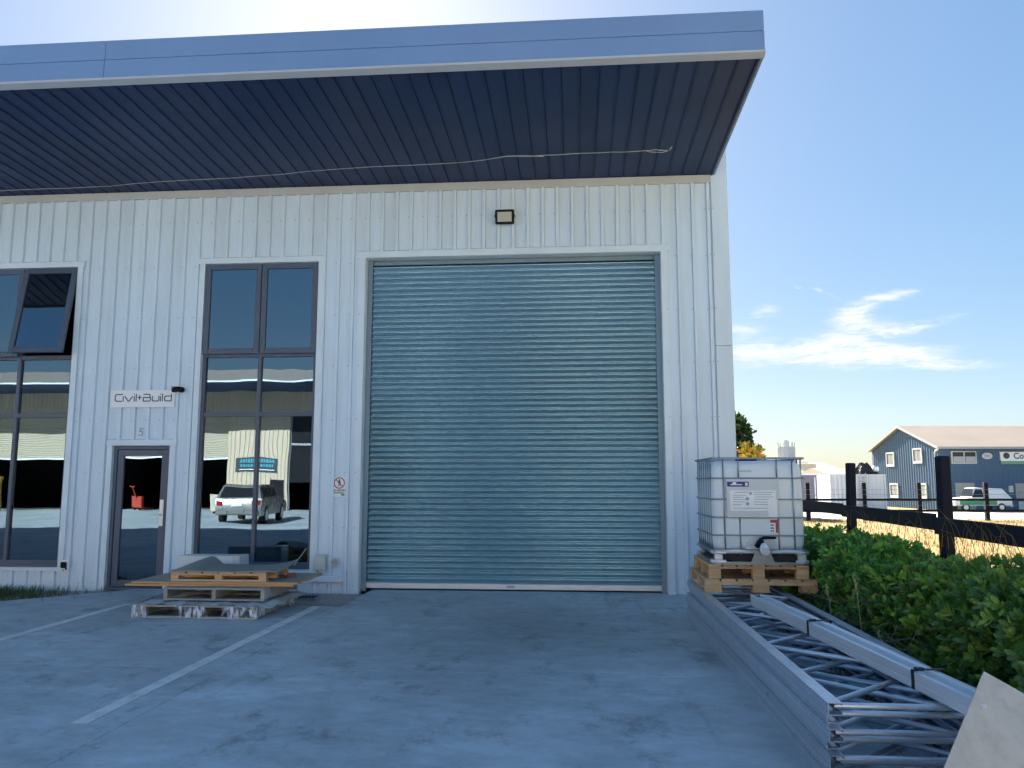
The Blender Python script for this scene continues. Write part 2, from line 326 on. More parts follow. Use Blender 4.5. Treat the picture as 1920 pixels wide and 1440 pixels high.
    def mesh(s, name, mats, smooth=False):
        me = bpy.data.meshes.new(name); me.from_pydata(s.v, [], s.f)
        for m in (mats if isinstance(mats, (list, tuple)) else [mats]): me.materials.append(MATS[m])
        if max(s.m, default=0): me.polygons.foreach_set('material_index', s.m)
        if smooth: me.polygons.foreach_set('use_smooth', [True] * len(s.f))
        me.update(); return me
    def build(s, name, mats, parent=None, smooth=False, kind=None, loc=None):
        return link(name, s.mesh(name, mats, smooth), parent, kind, loc)
def link(name, data, parent=None, kind=None, loc=None):
    o = bpy.data.objects.new(name, data); COL.objects.link(o)
    if parent is not None: o.parent = parent
    if loc is not None: o.location = loc
    if kind: o['kind'] = kind
    return o
def thing(name, label, cat, loc=(0, 0, 0), rz=0.0, group=None):
    o = link(name, None); o.location = loc; o.rotation_euler = (0, 0, rz); o['label'] = label; o['category'] = cat
    if group: o['group'] = group
    return o
def tag(o, label, cat, group=None):
    o['label'] = label; o['category'] = cat
    if group: o['group'] = group
    return o
def copy_tree(root, label, group=None):
    r = root.copy(); COL.objects.link(r); r['label'] = label
    if group: r['group'] = group
    for ch in list(root.children):
        c = ch.copy(); COL.objects.link(c); c.parent = r
        for g in list(ch.children):
            d = g.copy(); COL.objects.link(d); d.parent = c
    return r
def bevel(o, w=.004, seg=1):
    m = o.modifiers.new('edge', 'BEVEL'); m.width = w; m.segments = seg; m.limit_method = 'ANGLE'; return o
def smooth_by_angle(o):
    o.data.polygons.foreach_set('use_smooth', [True] * len(o.data.polygons))
    o.data.set_sharp_from_angle(angle=R(35)); return o

# flat stroke lettering
def stroke(mb, pts, w, y, t, closed=False):
    pts = [Vector((p[0], p[1])) for p in pts]; n = len(pts); L = []; Rr = []
    for i, p in enumerate(pts):
        a = pts[i - 1] if (i > 0 or closed) else None; c = pts[(i + 1) % n] if (i < n - 1 or closed) else None
        d1 = (p - a).normalized() if a is not None else None; d2 = (c - p).normalized() if c is not None else None
        if d1 is None: nn = Vector((-d2.y, d2.x)); k = 1
        elif d2 is None: nn = Vector((-d1.y, d1.x)); k = 1
        else:
            n1 = Vector((-d1.y, d1.x)); n2 = Vector((-d2.y, d2.x)); nn = (n1 + n2).normalized(); k = 1 / max(.5, nn.dot(n1))
        L.append(p + nn * w / 2 * k); Rr.append(p - nn * w / 2 * k)
    rng_ = range(n if closed else n - 1)
    for i in rng_:
        j = (i + 1) % n
        q = [L[i], L[j], Rr[j], Rr[i]]
        mb.prism([(a.x, a.y) for a in q], y, y - t, 'y')
def text_mesh(txt, size, mtx, mb, bold=0.0):
    cu = bpy.data.curves.new('t', 'FONT'); cu.body = txt; cu.size = size; cu.extrude = .0015; cu.offset = bold; cu.align_x = 'CENTER'; cu.resolution_u = 3
    o = bpy.data.objects.new('t', cu); COL.objects.link(o); dg = bpy.context.evaluated_depsgraph_get(); me = bpy.data.meshes.new_from_object(o.evaluated_get(dg))
    mb.quad_mesh([mtx @ v.co for v in me.vertices], [tuple(p.vertices) for p in me.polygons])
    bpy.data.objects.remove(o); bpy.data.curves.remove(cu); bpy.data.meshes.remove(me)
def face_y(x, y, z): return Matrix.Translation((x, y, z)) @ Matrix.Rotation(R(90), 4, 'X')     # text upright, read from -Y

FWD = Vector((math.sin(YAW), math.cos(YAW), 0)); RGT = Vector((math.cos(YAW), -math.sin(YAW), 0))
def far(X, Z, z=0.0):        # metres to the right of / ahead of the viewpoint
    p = Vector((CAM[0], CAM[1], 0)) + RGT * X + FWD * Z; return Vector((p.x, p.y, z))

#==================================================================== GROUND
def ground_z(y):
    if y < 24: return -.10
    if y < 52: return -.10 - (y - 24) / 28 * .85
    return -.95
mb = MB(); ys = [-400, -40, -3, 24, 32, 42, 52, 120, 900]
vs = [(x, y, ground_z(y)) for y in ys for x in (-700, -40, 0, 40, 900)]
mb.quad_mesh(vs, [(r * 5 + c, r * 5 + c + 1, r * 5 + c + 6, r * 5 + c + 5) for r in range(len(ys) - 1) for c in range(4)])
mb.build('field', 'dry_field', kind='structure')
mb = MB(); mb.box(-60, 2.38, -60, -.02, -.5, -.085); mb.box(2.381, 24, -60, -14.62, -.5, -.086); mb.build('yard_base', 'asphalt_grey', kind='structure')
yard = link('yard', None, kind='structure')
def slab(x0, x1, y0, y1, z1=0.0): bevel(MB().box(x0 + .004, x1 - .004, y0 + .004, y1 - .004, -.08, z1).build('concrete_slab', 'concrete', yard), .006)
xs = [-40, -23.05, -18.05, -13.05, -8.05, -3.05, 1.95]
yy = [-30, -24.5, -19.5, -14.6, -9.7, -4.75, -1.42]
for j in range(len(yy) - 1):
    row = xs + ([2.35] if j >= 3 else [6.95, 11.95, 20])
    for i in range(len(row) - 1): slab(row[i], row[i + 1], yy[j], yy[j + 1])
slab(-3.05, 1.95, -1.42, .16); slab(1.95, 2.35, -1.42, -.03)
mb = MB(); mb.prism([(-7.85, -1.424), (-5.85, -1.424), (-6.05, -.03), (-6.62, -.03), (-6.95, -.5)], -.08, 0, 'z'); bevel(mb.build('concrete_slab', 'concrete', yard), .006)
mb = MB(); mb.box(-40, -3.054, -1.424, 0, -.085, -.055); mb.build('garden_strip', 'gravel', kind='structure')
mb = MB(); mb.box(2.355, 3.75, -12, 3, -.4, -.03); mb.build('hedge_bed', 'soil', kind='structure')
mb = MB()
for q in range(8):
    a, b_ = 34 + q * 3.2, 34 + (q + 1) * 3.2
    p = [far(-20, a), far(70, a), far(70, b_), far(-20, b_)]
    mb.quad_mesh([(v.x, v.y, ground_z(v.y) + .05) for v in p], [(0, 1, 2, 3)])
mb.build('far_road', 'far_paving', kind='structure')
# painted bay lines
for x, y0, y1, lab in ((-3.355, -6.35, -1.44, 'long white bay line painted on the concrete, running up to the pallet stack from the open yard'),
                       (-5.91, -6.4, -1.44, 'white bay line on the concrete passing behind the left end of the pallet stack')):
    o = MB().box(x - .058, x + .058, y0, y1, .002, .005).build('bay_line', 'line_paint', yard); o['label'] = lab

#==================================================================== MAIN BUILDING
B = thing('industrial_unit', 'white ribbed metal industrial unit with a deep blue canopy and a roller door', 'building', (0, 0, 0))
X0, X1, ZT = -11.6, 2.345, 6.2
OPEN = [(-3.21, 1.325, -.1, 5.06), (-5.79, -3.955, .30, 5.02), (-9.74, -7.905, .30, 5.02), (-7.14, -6.215, -.1, 2.16)]
# solid core behind the cladding, cut round the openings
cx = sorted({X0, X1 - .02} | {o[0] for o in OPEN} | {o[1] for o in OPEN})
mb = MB()
for a, b_ in zip(cx, cx[1:]):
    m = (a + b_) / 2; cuts = sorted((o[2], o[3]) for o in OPEN if o[0] < m < o[1]); z = -.3
    for c0, c1 in cuts:
        if c0 > z: mb.box(a, b_, .010, .16, z, c0)
        z = c1
    mb.box(a, b_, .010, .16, z, 6.9)
mb.build('wall', 'trim_white', B)
mb = MB(); mb.box(2.10, 2.325, .165, 24, -.3, 6.9); mb.box(X0, 2.09, 23.8, 24, -.3, 6.9); mb.box(X0, X0 + .2, .165, 23.79, -.3, 6.9); mb.build('side_wall', 'wall_white', B)
mb = MB(); mb.box(X0, 2.09, -3.15, 23.7, 6.47, 6.80); mb.build('roof', 'fascia_blue', B)
mb = MB(); mb.box(-34, X0 - .01, .0, 24, -.3, 6.9); mb.build('wall', 'wall_white', B)
mb = MB(); mb.box(-34, X0 - .01, -3.22, -.005, 6.40, 6.88); mb.build('canopy', 'fascia_blue', B)
# front cladding: one tray per rib bay
PITCHX = .2278; RIB = 2.053
def prof(x):       # rib centred on RIB - k*PITCHX
    d = abs(((x - RIB + PITCHX / 2) % PITCHX) - PITCHX / 2)
    return -.036 if d < .022 else (-.036 * (1 - (d - .022) / .006) if d < .028 else (.0065 if d < .036 else (-.003 if abs(d - .085) < .008 else 0.0)))
def clip_pan(a, b_, z0, z1):
    bp = {a, b_}
    k0 = math.floor((RIB - b_) / PITCHX) - 1
    for k in range(k0, k0 + 4):
        c = RIB - k * PITCHX
        for d in (.022, .028, .0281, .0359, .0361, .0769, .0771, .0929, .0931):
            for s in (-1, 1):
                if a < c + s * d < b_: bp.add(c + s * d)
    xs_ = sorted(bp)
    pr = []
    for i, x in enumerate(xs_):
        e = 1e-5 if i == 0 else (-1e-5 if i == len(xs_) - 1 else 0); pr.append((x, prof(x + e) - .002))
    MB().sheet(pr, z0, z1).build('wall_panel', 'wall_white', B)
k = 0
screws = MB()
def screw(x, y, z):
    screws.prism([(x + .008 * math.cos(t), z + .008 * math.sin(t)) for t in [k_ * math.pi / 3 for k_ in range(6)]], y, y - .006, 'y')
SZ = [.07, .92, 1.74, 2.55, 3.37, 4.17, 4.99, 5.71]
while True:
    b_ = RIB - k * PITCHX + .045; a = b_ - PITCHX; k += 1
    if b_ < X0: break
    if k == 1: b_ = 2.10
    cuts_x = sorted({a, b_} | {e for o in OPEN for e in (o[0], o[1]) if a < e < b_})
    for p, q in zip(cuts_x, cuts_x[1:]):
        m = (p + q) / 2; z = -.045
        for c0, c1 in sorted((o[2], o[3]) for o in OPEN if o[0] < m < o[1]):
            if c0 > z: clip_pan(p, q, z, c0)
            z = c1
        clip_pan(p, q, z, 6.16)
    rx = RIB - (k - 1) * PITCHX
    for z in SZ:
        if not any(o[0] - .12 < rx < o[1] + .12 and o[2] - .12 < z < o[3] + .12 for o in OPEN): screw(rx - .045, -.004, z + random.uniform(-.006, .006))
for x in (2.12, 2.06):
    for z in SZ: screw(x, -.0355 if x > 2.1 else -.0375, z)
for z in SZ[:-2]: screw(1.405, -.043, z); screw(-3.29, -.043, z)
screws.build('screw', 'screw_grey', B, kind='stuff')
# flashings
bevel(MB().box(X0, 2.10, -.0425, -.001, 6.115, 6.24).build('head_flashing', 'cream_flashing', B), .004)
for z0, z1 in ((-.045, 3.60), (3.606, 6.93)):
    bevel(MB().prism([(2.10, -.036), (2.345, -.036), (2.345, .35), (2.326, .35), (2.326, -.004), (2.10, -.004)], z0, z1, 'z').build('corner_flashing', 'wall_white', B), .004)
def trims(x0, x1, z0, z1, w=.10, bottom=False, y=-.0435):
    mb = MB()
    mb.box(x0 - w, x0, y, -.001, z0, z1); mb.box(x1, x1 + w, y, -.001, z0, z1); mb.box(x0 - w - .02, x1 + w + .02, y - .003, -.001, z1, z1 + w * .95)
    mb.prism([(y - .003, z1 + w * .95), (-.001, z1 + w * .95), (-.001, z1 + w * .95 + .025)], x0 - w - .02, x1 + w + .02, 'x')
    if bottom: mb.box(x0 - w, x1 + w, y - .003, -.001, z0 - w * .6, z0)
    # returns into the reveal
    mb.box(x0, x0 + .004, -.0012, .099, z0, z1); mb.box(x1 - .004, x1, -.0012, .099, z0, z1); mb.box(x0 + .004, x1 - .004, -.0012, .099, z1 - .004, z1)
    return bevel(mb.build('door_trim' if not bottom else 'window_trim', 'trim_white', B), .003)
trims(*OPEN[0][:2], -.045, 5.06, .105); trims(*OPEN[1], .09, True); trims(*OPEN[2], .09, True); trims(*OPEN[3][:2], -.02, 2.16, .085)

# roller door: slats, guides, bottom rail
rd = MB().box(-3.205, 1.32, .30, .32, .0, 5.4).build('roller_door', 'dark_interior', B)
nsl = 56; dz = (4.965 - .105) / nsl
base = [(.162, 0.0), (.157, .07), (.1495, .25), (.1405, .45), (.1345, .60), (.1295, .70), (.1275, .755), (.1285, .81), (.134, .87), (.146, .935), (.162, 1.0)]
base = [(y, t * dz) for y, t in base]
pr = [(y + .0, z) for y, z in base]
sl_me = MB().sheet([(y, z) for y, z in pr], -3.155, 1.272, 'x').mesh('slat', 'galv_door', True)
for i in range(nsl):
    o = link('slat', sl_me, rd, loc=(0, random.uniform(-.001, .001), .105 + i * dz)); o.rotation_euler = (0, random.uniform(-.0004, .0004), 0)
bevel(MB().box(-3.165, 1.28, .128, .175, .022, .105).build('bottom_rail', 'pale_aluminium', rd), .006)
mb = MB(); mb.box(-1.02, -.90, .118, .127, .05, .078); mb.box(-.975, -.945, .108, .118, .055, .073); mb.build('lock', 'cage_steel', rd)
for s, x in ((1, -3.205), (-1, 1.32)):
    mb = MB(); mb.box(min(x, x + s * .075), max(x, x + s * .075), .10, .123, -.02, 5.055); mb.box(min(x, x + s * .02), max(x, x + s * .02), .124, .22, -.02, 5.055)
    bevel(mb.build('guide', 'door_guide', rd), .003)
mb = MB(); mb.box(-3.2, 1.315, .16, .29, 4.99, 5.055); mb.build('door_head', 'door_guide', rd)

# windows
def bars(mb, x0, x1, z0, z1, w, y0, y1):
    mb.box(x0, x0 + w, y0, y1, z0, z1); mb.box(x1 - w, x1, y0, y1, z0, z1); mb.box(x0 + w, x1 - w, y0, y1, z0, z0 + w); mb.box(x0 + w, x1 - w, y0, y1, z1 - w, z1)
def window(x0, x1, z0, z1, open_right):
    xm = (x0 + x1) / 2 + .005; t1, t2 = 3.565, 2.64; y0, y1 = .02, .10
    mb = MB(); bars(mb, x0, x1, z0, z1, .055, y0, y1)
    mb.box(xm - .028, xm + .028, y0 + .002, y1 - .002, z0 + .055, z1 - .055)
    for t in (t1, t2):
        mb.box(x0 + .055, xm - .028, y0 + .004, y1 - .004, t - .034, t + .034); mb.box(xm + .028, x1 - .055, y0 + .004, y1 - .004, t - .034, t + .034)
    mb.box(x0 + .055, x1 - .055, y0 + .004, y1 - .004, z0 + .055, z0 + .10)
    w = bevel(mb.build('window', 'frame_slate', B), .004)
    for a, b_ in ((x0 + .05, xm - .024), (xm + .024, x1 - .05)):
        for c, d in ((z0 + .09, t2 - .03), (t2 + .03, t1 - .03)):
            MB().box(a, b_, .062, .068, c, d).build('pane', 'tinted_glass', w)
    for i, (a, b_) in enumerate(((x0 + .012, xm - .006), (xm + .006, x1 - .012))):
        zt, zb = z1 - .012, t1 + .012; h = zt - zb
        op = open_right and i == 1
        mt = Matrix.Translation((0, -.002, zt)) @ Matrix.Rotation(R(-10) if op else 0, 4, 'X')
        m1 = MB(); 
        for (p0, p1, q0, q1) in ((a, a + .085, -h, 0), (b_ - .085, b_, -h, 0), (a + .085, b_ - .085, -h, -h + .085), (a + .085, b_ - .085, -.085, 0)): m1.box(p0, p1, -.028, .020, q0, q1, mt)
        bevel(m1.build('sash', 'frame_slate', w), .005)
        MB().box(a + .078, b_ - .078, -.004, .002, -h + .078, -.078, mt).build('pane', 'tinted_glass', w)
    return w
wA = window(*OPEN[1], False); wA['label'] = 'tall slate framed window above the pallet stack, all sashes shut'
wB = window(*OPEN[2], True); wB['label'] = 'tall slate framed window with its upper right sash propped open'
# personnel door
x0, x1 = -7.135, -6.22
mb = MB(); mb.box(x0, x0 + .05, .01, .11, .0, 2.155); mb.box(x1 - .05, x1, .01, .11, .0, 2.155); mb.box(x0 + .05, x1 - .05, .01, .11, 2.10, 2.155); mb.box(x0, x1, -.06, .11, -.03, .018)
bevel(mb.build('door_frame', 'frame_slate', B), .004)
mb = MB(); bars(mb, x0 + .055, x1 - .055, .02, 2.095, .095, .03, .085)
pd = bevel(mb.build('glazed_door', 'frame_slate', B), .004)
MB().box(x0 + .145, x1 - .145, .055, .061, .11, 2.005).build('pane', 'tinted_glass', pd)
mb = MB(); mb.box(x1 - .135, x1 - .075, .012, .029, .93, 1.33); mb.tube([(x1 - .105, .012, 1.10), (x1 - .105, -.03, 1.10), (x1 - .22, -.03, 1.10)], .010, 8); mb.tube([(x1 - .105, .011, 1.24), (x1 - .105, .0, 1.24)], .014, 10)
mb.build('handle', 'pale_aluminium', pd)
# rooms behind the glass
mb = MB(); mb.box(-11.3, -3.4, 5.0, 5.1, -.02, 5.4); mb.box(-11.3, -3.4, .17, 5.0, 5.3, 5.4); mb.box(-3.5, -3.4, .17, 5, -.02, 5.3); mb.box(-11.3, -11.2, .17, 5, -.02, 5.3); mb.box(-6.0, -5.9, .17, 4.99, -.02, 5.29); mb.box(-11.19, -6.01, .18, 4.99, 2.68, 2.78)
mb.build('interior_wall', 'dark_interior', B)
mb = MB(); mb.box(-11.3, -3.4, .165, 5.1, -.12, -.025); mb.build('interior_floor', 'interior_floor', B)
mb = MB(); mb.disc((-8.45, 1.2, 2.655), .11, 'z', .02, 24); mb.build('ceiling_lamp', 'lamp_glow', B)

# canopy: soffit trays, fascia, lip
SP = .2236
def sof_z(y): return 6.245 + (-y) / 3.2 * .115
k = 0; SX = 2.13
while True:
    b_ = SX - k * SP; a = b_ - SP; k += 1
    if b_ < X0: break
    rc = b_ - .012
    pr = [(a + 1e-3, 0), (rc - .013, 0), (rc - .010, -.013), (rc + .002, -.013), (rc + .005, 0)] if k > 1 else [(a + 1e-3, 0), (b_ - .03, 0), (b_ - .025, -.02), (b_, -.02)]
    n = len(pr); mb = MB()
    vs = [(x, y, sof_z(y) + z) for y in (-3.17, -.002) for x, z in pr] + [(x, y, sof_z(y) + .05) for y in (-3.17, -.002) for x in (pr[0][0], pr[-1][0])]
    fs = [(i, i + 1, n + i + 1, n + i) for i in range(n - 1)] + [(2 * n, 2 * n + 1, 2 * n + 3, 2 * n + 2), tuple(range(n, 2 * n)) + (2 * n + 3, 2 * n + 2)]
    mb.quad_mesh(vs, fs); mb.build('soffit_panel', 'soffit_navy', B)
fx = [X0, -5.575, 2.168]
for a, b_ in zip(fx, fx[1:]):
    for z0, z1, yo in ((6.405, 6.632, -3.225), (6.640, 6.885, -3.219)):
        bevel(MB().box(a + .0015, b_ - .0015, yo, -3.175, z0, z1).build('fascia_panel', 'fascia_blue', B), .004)
bevel(MB().prism([(-3.245, 6.400), (-3.238, 6.375), (-3.16, 6.335), (-3.16, 6.400)], X0, 2.17, 'x').build('fascia_lip', 'fascia_lip', B), .002)
bevel(MB().prism([(-3.170, 6.345), (-.045, 6.232), (-.045, 6.90), (-3.170, 6.885)], 2.132, 2.166, 'x').build('barge_board', 'fascia_blue', B), .003)

riv = MB()
for q in range(24):
    x = 2.0 - q * .58
    for z in (6.43, 6.86): riv.prism([(x + .007 * math.cos(t), z + .007 * math.sin(t)) for t in [k_ * math.pi / 3 for k_ in range(6)]], -3.226 if z < 6.6 else -3.220, -3.230 if z < 6.6 else -3.224, 'y')
riv.build('rivet', 'screw_grey', B, kind='stuff')
# things fixed to the wall
t = thing('floodlight', 'black LED floodlight with a cream face on the wall above the roller door', 'floodlight', (-1.032, -.03, 5.655))
mt = Matrix.Rotation(R(14), 4, 'X')
mb = MB(); mb.bbox(-.145, .145, -.115, -.06, -.11, .11, .012, mt); 
for q in range(7): mb.box(-.12 + q * .037, -.105 + q * .037, -.06, -.035, -.09, .09, mt)
mb.build('housing', 'black_plastic', t)
MB().box(-.108, .108, -.119, -.114, -.073, .073, mt).build('lens', 'led_face', t)
mb = MB(); mb.box(-.155, -.148, -.10, .0, -.012, .012); mb.box(.148, .155, -.10, .0, -.012, .012); mb.box(-.155, .155, -.002, .004, -.012, .012); mb.build('bracket', 'black_plastic', t)
t = thing('security_camera', 'small black bullet security camera beside the top corner of the white name sign', 'camera', (-6.11, -.035, 3.02))
mb = MB(); mb.disc((.04, 0, 0), .045, 'y', -.02, 16); mb.tube([(.04, -.02, 0), (.04, -.06, -.01)], .014, 8); mb.build('mount', 'black_plastic', t)
mb = MB(); mb.tube([(.07, -.075, .0), (.05, -.08, -.002), (-.06, -.11, -.016)], [.03, .036, .036], 14); mb.box(-.075, .06, -.13, -.06, .03, .036); mb.build('camera_body', 'black_plastic', t, smooth=False)
MB().tube([(-.0605, -.1102, -.0161), (-.066, -.1118, -.0168)], .024, 14).build('lens', 'car_glass', t)
t = thing('name_sign', 'white company name board reading Civil+Build above the glazed door', 'sign', (-6.69, -.035, 2.885))
bevel(MB().box(-.522, .522, -.022, -.010, -.134, .134).build('sign_board', 'sign_white', t), .002)
mb = MB(); S = .000735; ox = -860
def P(*pts): return [((x + ox) * S, (335 - y) * S + .006) for x, y in pts]
y_, t_ , w_ = -.0225, .002, .0155
stroke(mb, P((425, 250), (290, 250), (262, 265), (258, 290), (258, 360), (264, 382), (290, 395), (410, 395)), w_, y_, t_)
stroke(mb, P((435, 290), (435, 403)), w_, y_, t_); 
stroke(mb, P((470, 290), (550, 395), (565, 395), (645, 290)), w_, y_, t_)
stroke(mb, P((680, 290), (680, 403)), w_, y_, t_); stroke(mb, P((680, 240), (680, 260)), w_, y_, t_); stroke(mb, P((722, 240), (722, 403)), w_, y_, t_)
stroke(mb, P((755, 318), (840, 318)), w_, y_, t_); stroke(mb, P((797, 270), (797, 375)), w_ * .9, y_ - .0003, t_)
stroke(mb, P((875, 318), (1020, 318), (1030, 300), (1020, 262), (1000, 250), (880, 250)), w_, y_, t_)
stroke(mb, P((1020, 318), (1040, 340), (1038, 375), (1020, 395), (880, 395), (880, 318)), w_, y_ - .0003, t_)
stroke(mb, P((1075, 285), (1078, 370), (1095, 395), (1205, 395), (1222, 380), (1222, 285)), w_, y_, t_)
stroke(mb, P((1258, 290), (1258, 403)), w_, y_, t_); stroke(mb, P((1258, 240), (1258, 260)), w_, y_, t_); stroke(mb, P((1300, 240), (1300, 403)), w_, y_, t_)
stroke(mb, P((1495, 240), (1495, 395), (1370, 395), (1350, 380), (1350, 310), (1370, 292), (1487, 292)), w_, y_, t_)
mb.build('lettering', 'sign_ink', t)
t = thing('unit_number', 'small dark numeral 5 fixed above the glazed door', 'house number', (-6.692, -.037, 2.366))
mb = MB(); stroke(mb, [(.036, .055), (-.012, .055), (-.018, .008), (.012, .012), (.026, -.008), (.018, -.038), (-.004, -.052), (-.034, -.045)], .015, 0, .008); mb.build('numeral', 'screw_grey', t)
t = thing('entry_sign', 'white no entry sign with a red ring and walking figure left of the roller door', 'sign', (-3.538, -.012, 1.53))
bevel(MB().box(-.098, .098, -.008, -.002, -.155, .145).build('sign_board', 'sign_white', t), .002)
mb = MB(); stroke(mb, [(.078 * math.cos(a), .055 + .078 * math.sin(a)) for a in [2 * math.pi * q / 28 for q in range(28)]], .016, -.0085, .0015, True); stroke(mb, [(-.05, .107), (.05, .003)], .012, -.0102, .001); mb.build('red_ring', 'sign_red', t)
mb = MB(); mb.disc((0, -.0085, .098), .013, 'y', -.001, 12); stroke(mb, [(0, .085), (.0, .05)], .024, -.0085, .001); stroke(mb, [(0, .052), (-.018, .01)], .011, -.0085, .001); stroke(mb, [(0, .052), (.02, .012)], .011, -.0087, .001); stroke(mb, [(0, .08), (-.024, .055)], .009, -.0087, .001); stroke(mb, [(0, .08), (.024, .058)], .009, -.0088, .001)
mb.build('figure', 'sign_ink', t)
mb = MB(); text_mesh('NO ENTRY', .042, face_y(0, -.0095, -.070), mb, .001); mb.build('lettering', 'sign_ink', t)
mb = MB(); mb.box(-.085, .07, -.0095, -.0085, -.100, -.083); mb.box(.03, .085, -.0095, -.0085, -.135, -.103); mb.build('green_strip', 'sign_green', t)
t = thing('meter_box', 'cream electrical isolator box low on the wall beside the roller door', 'electrical box', (-3.78, -.03, .40))
mb = MB(); mb.bbox(-.085, .085, -.085, 0, -.11, .10, .012); mb.build('box_body', 'plastic_cream', t)
mb = MB(); mb.bbox(-.065, .065, -.097, -.085, -.085, .04, .006); mb.prism([(-.085, .10), (0, .10), (0, .13), (-.06, .125)], -.08, .08, 'x'); mb.build('cover', 'plastic_cream', t)
t = thing('hose_outlet', 'round cream wall outlet low beside the roller door', 'outlet', (-3.565, -.032, .42))
mb = MB(); mb.disc((0, 0, 0), .066, 'y', -.03, 22); mb.build('rim', 'plastic_cream', t); MB().disc((0, -.031, 0), .045, 'y', -.012, 18).build('cap', 'label_grey', t)
o = bevel(MB().box(-3.93, -3.44, -.085, -.033, .13, .215).build('cable_duct', 'trim_white'), .006); tag(o, 'pale horizontal cable duct at the foot of the wall left of the roller door', 'duct')
t = thing('power_outlet', 'white weatherproof outlet with a black flap beside the left window', 'outlet', (-7.775, -.034, .345))
MB().bbox(-.075, .075, -.035, 0, -.07, .07, .01).build('plate', 'sign_white', t); mb = MB(); mb.bbox(-.045, .045, -.07, -.036, -.045, .045, .012); mb.tube([(.03, -.05, -.04), (.05, -.05, -.07)], .01, 8); mb.build('flap', 'black_plastic', t)
# slack cable under the soffit
cp = [(1.35, -.98), (1.2, -1.02), (.4, -1.0), (-.6, -.92), (-.95, -.95), (-1.3, -.86), (-2.6, -.78), (-4, -.66), (-6, -.48), (-8, -.36), (-9.6, -.28), (-11, -.24)]
pts = []
for i, (a, b_) in enumerate(zip(cp, cp[1:])):
    for q in range(5):
        u = q / 5; x = a[0] + (b_[0] - a[0]) * u; y = a[1] + (b_[1] - a[1]) * u; pts.append((x, y + random.uniform(-.008, .008), sof_z(y) - .045 - .012 * math.sin(x * 2.3) + random.uniform(-.004, .004)))
loop = [(1.35, -.98, sof_z(-.98) - .05), (1.28, -.93, 6.23), (1.12, -.95, 6.235), (1.05, -1.0, 6.23)]
mb = MB(); mb.tube(pts, .0042, 6); mb.tube(loop, .0042, 6); mb.tube([(-.4, -.95, 6.225), (-.65, -.99, 6.222), (-.9, -1.0, 6.225), (-1.15, -.92, 6.228)], .006, 6); mb.tube([(1.37, -.98, 6.24), (1.41, -1.0, 6.285)], .006, 6)
tag(mb.build('slack_cable', 'cream_flashing', smooth=True), 'thin pale cable looped along under the dark canopy soffit', 'cable')

#==================================================================== PALLET STACK BY THE DOOR
def pallet(name, label, loc, rz, L, D, H, wood, ts=.022, nblk=3, boards=7, group=None, block=.10, single_front=True, stringers=False, lower=True):
    t = thing(name, label, 'pallet', loc, rz, group)
    tb = .022; bh = H - (tb + ts + (tb if lower else 0) if not stringers else 2 * tb)
    z0 = tb if lower else 0
    ys_ = [-D / 2, -block / 2, D / 2 - block]
    if lower:
        if stringers:
            for i in range(3):
                y = -D / 2 + i * (D - .09) / 2
                bevel(MB().box(-L / 2, L / 2, y, y + .09, 0, tb).build('plank', wood, t), .002)
        else:
            for y in ys_: bevel(MB().box(-L / 2, L / 2, y, y + block, 0, tb).build('plank', wood, t), .002)
    if stringers:
        for i in range(nblk):
            x = -L / 2 + i * (L - .05) / (nblk - 1)
            bevel(MB().box(x, x + .05, -D / 2 + .001, D / 2 - .001, z0, H - tb).build('stringer', wood, t), .003)
    else:
        for y in ys_:
            for i in range(nblk):
                bw = block * 1.3; x = -L / 2 + i * (L - bw) / (nblk - 1)
                bevel(MB().box(x, x + bw, y + .002, y + block - .002, z0 + .0005, z0 + bh - .0005).build('block', wood, t), .003)
        for y in ys_:
            bevel(MB().box(-L / 2, L / 2, y, y + block, z0 + bh, z0 + bh + ts).build('plank', wood, t), .002)
    A_, B_ = (D, L) if stringers else (L, D)
    n = boards; w = (A_ / n) * (.86 if stringers else .90)
    for i in range(n):
        p = -A_ / 2 + i * (A_ - w) / (n - 1); e0, e1_ = -B_ / 2 + random.uniform(-.004, .003), B_ / 2 + random.uniform(-.004, .004)
        q = (e0, e1_, p, p + w) if stringers else (p, p + w, e0, e1_)
        bevel(MB().box(*q, H - tb, H).build('plank', wood, t), .002)
    return t
G1 = 'pallets stacked by the glazed door'
pw = pallet('pallet', 'grey pallet at the bottom of the left stack, wrapped in torn plastic film', (-4.50, -1.80, .0), R(-1.2), 1.48, 1.26, .15, 'pallet_grey', group=G1, stringers=True)
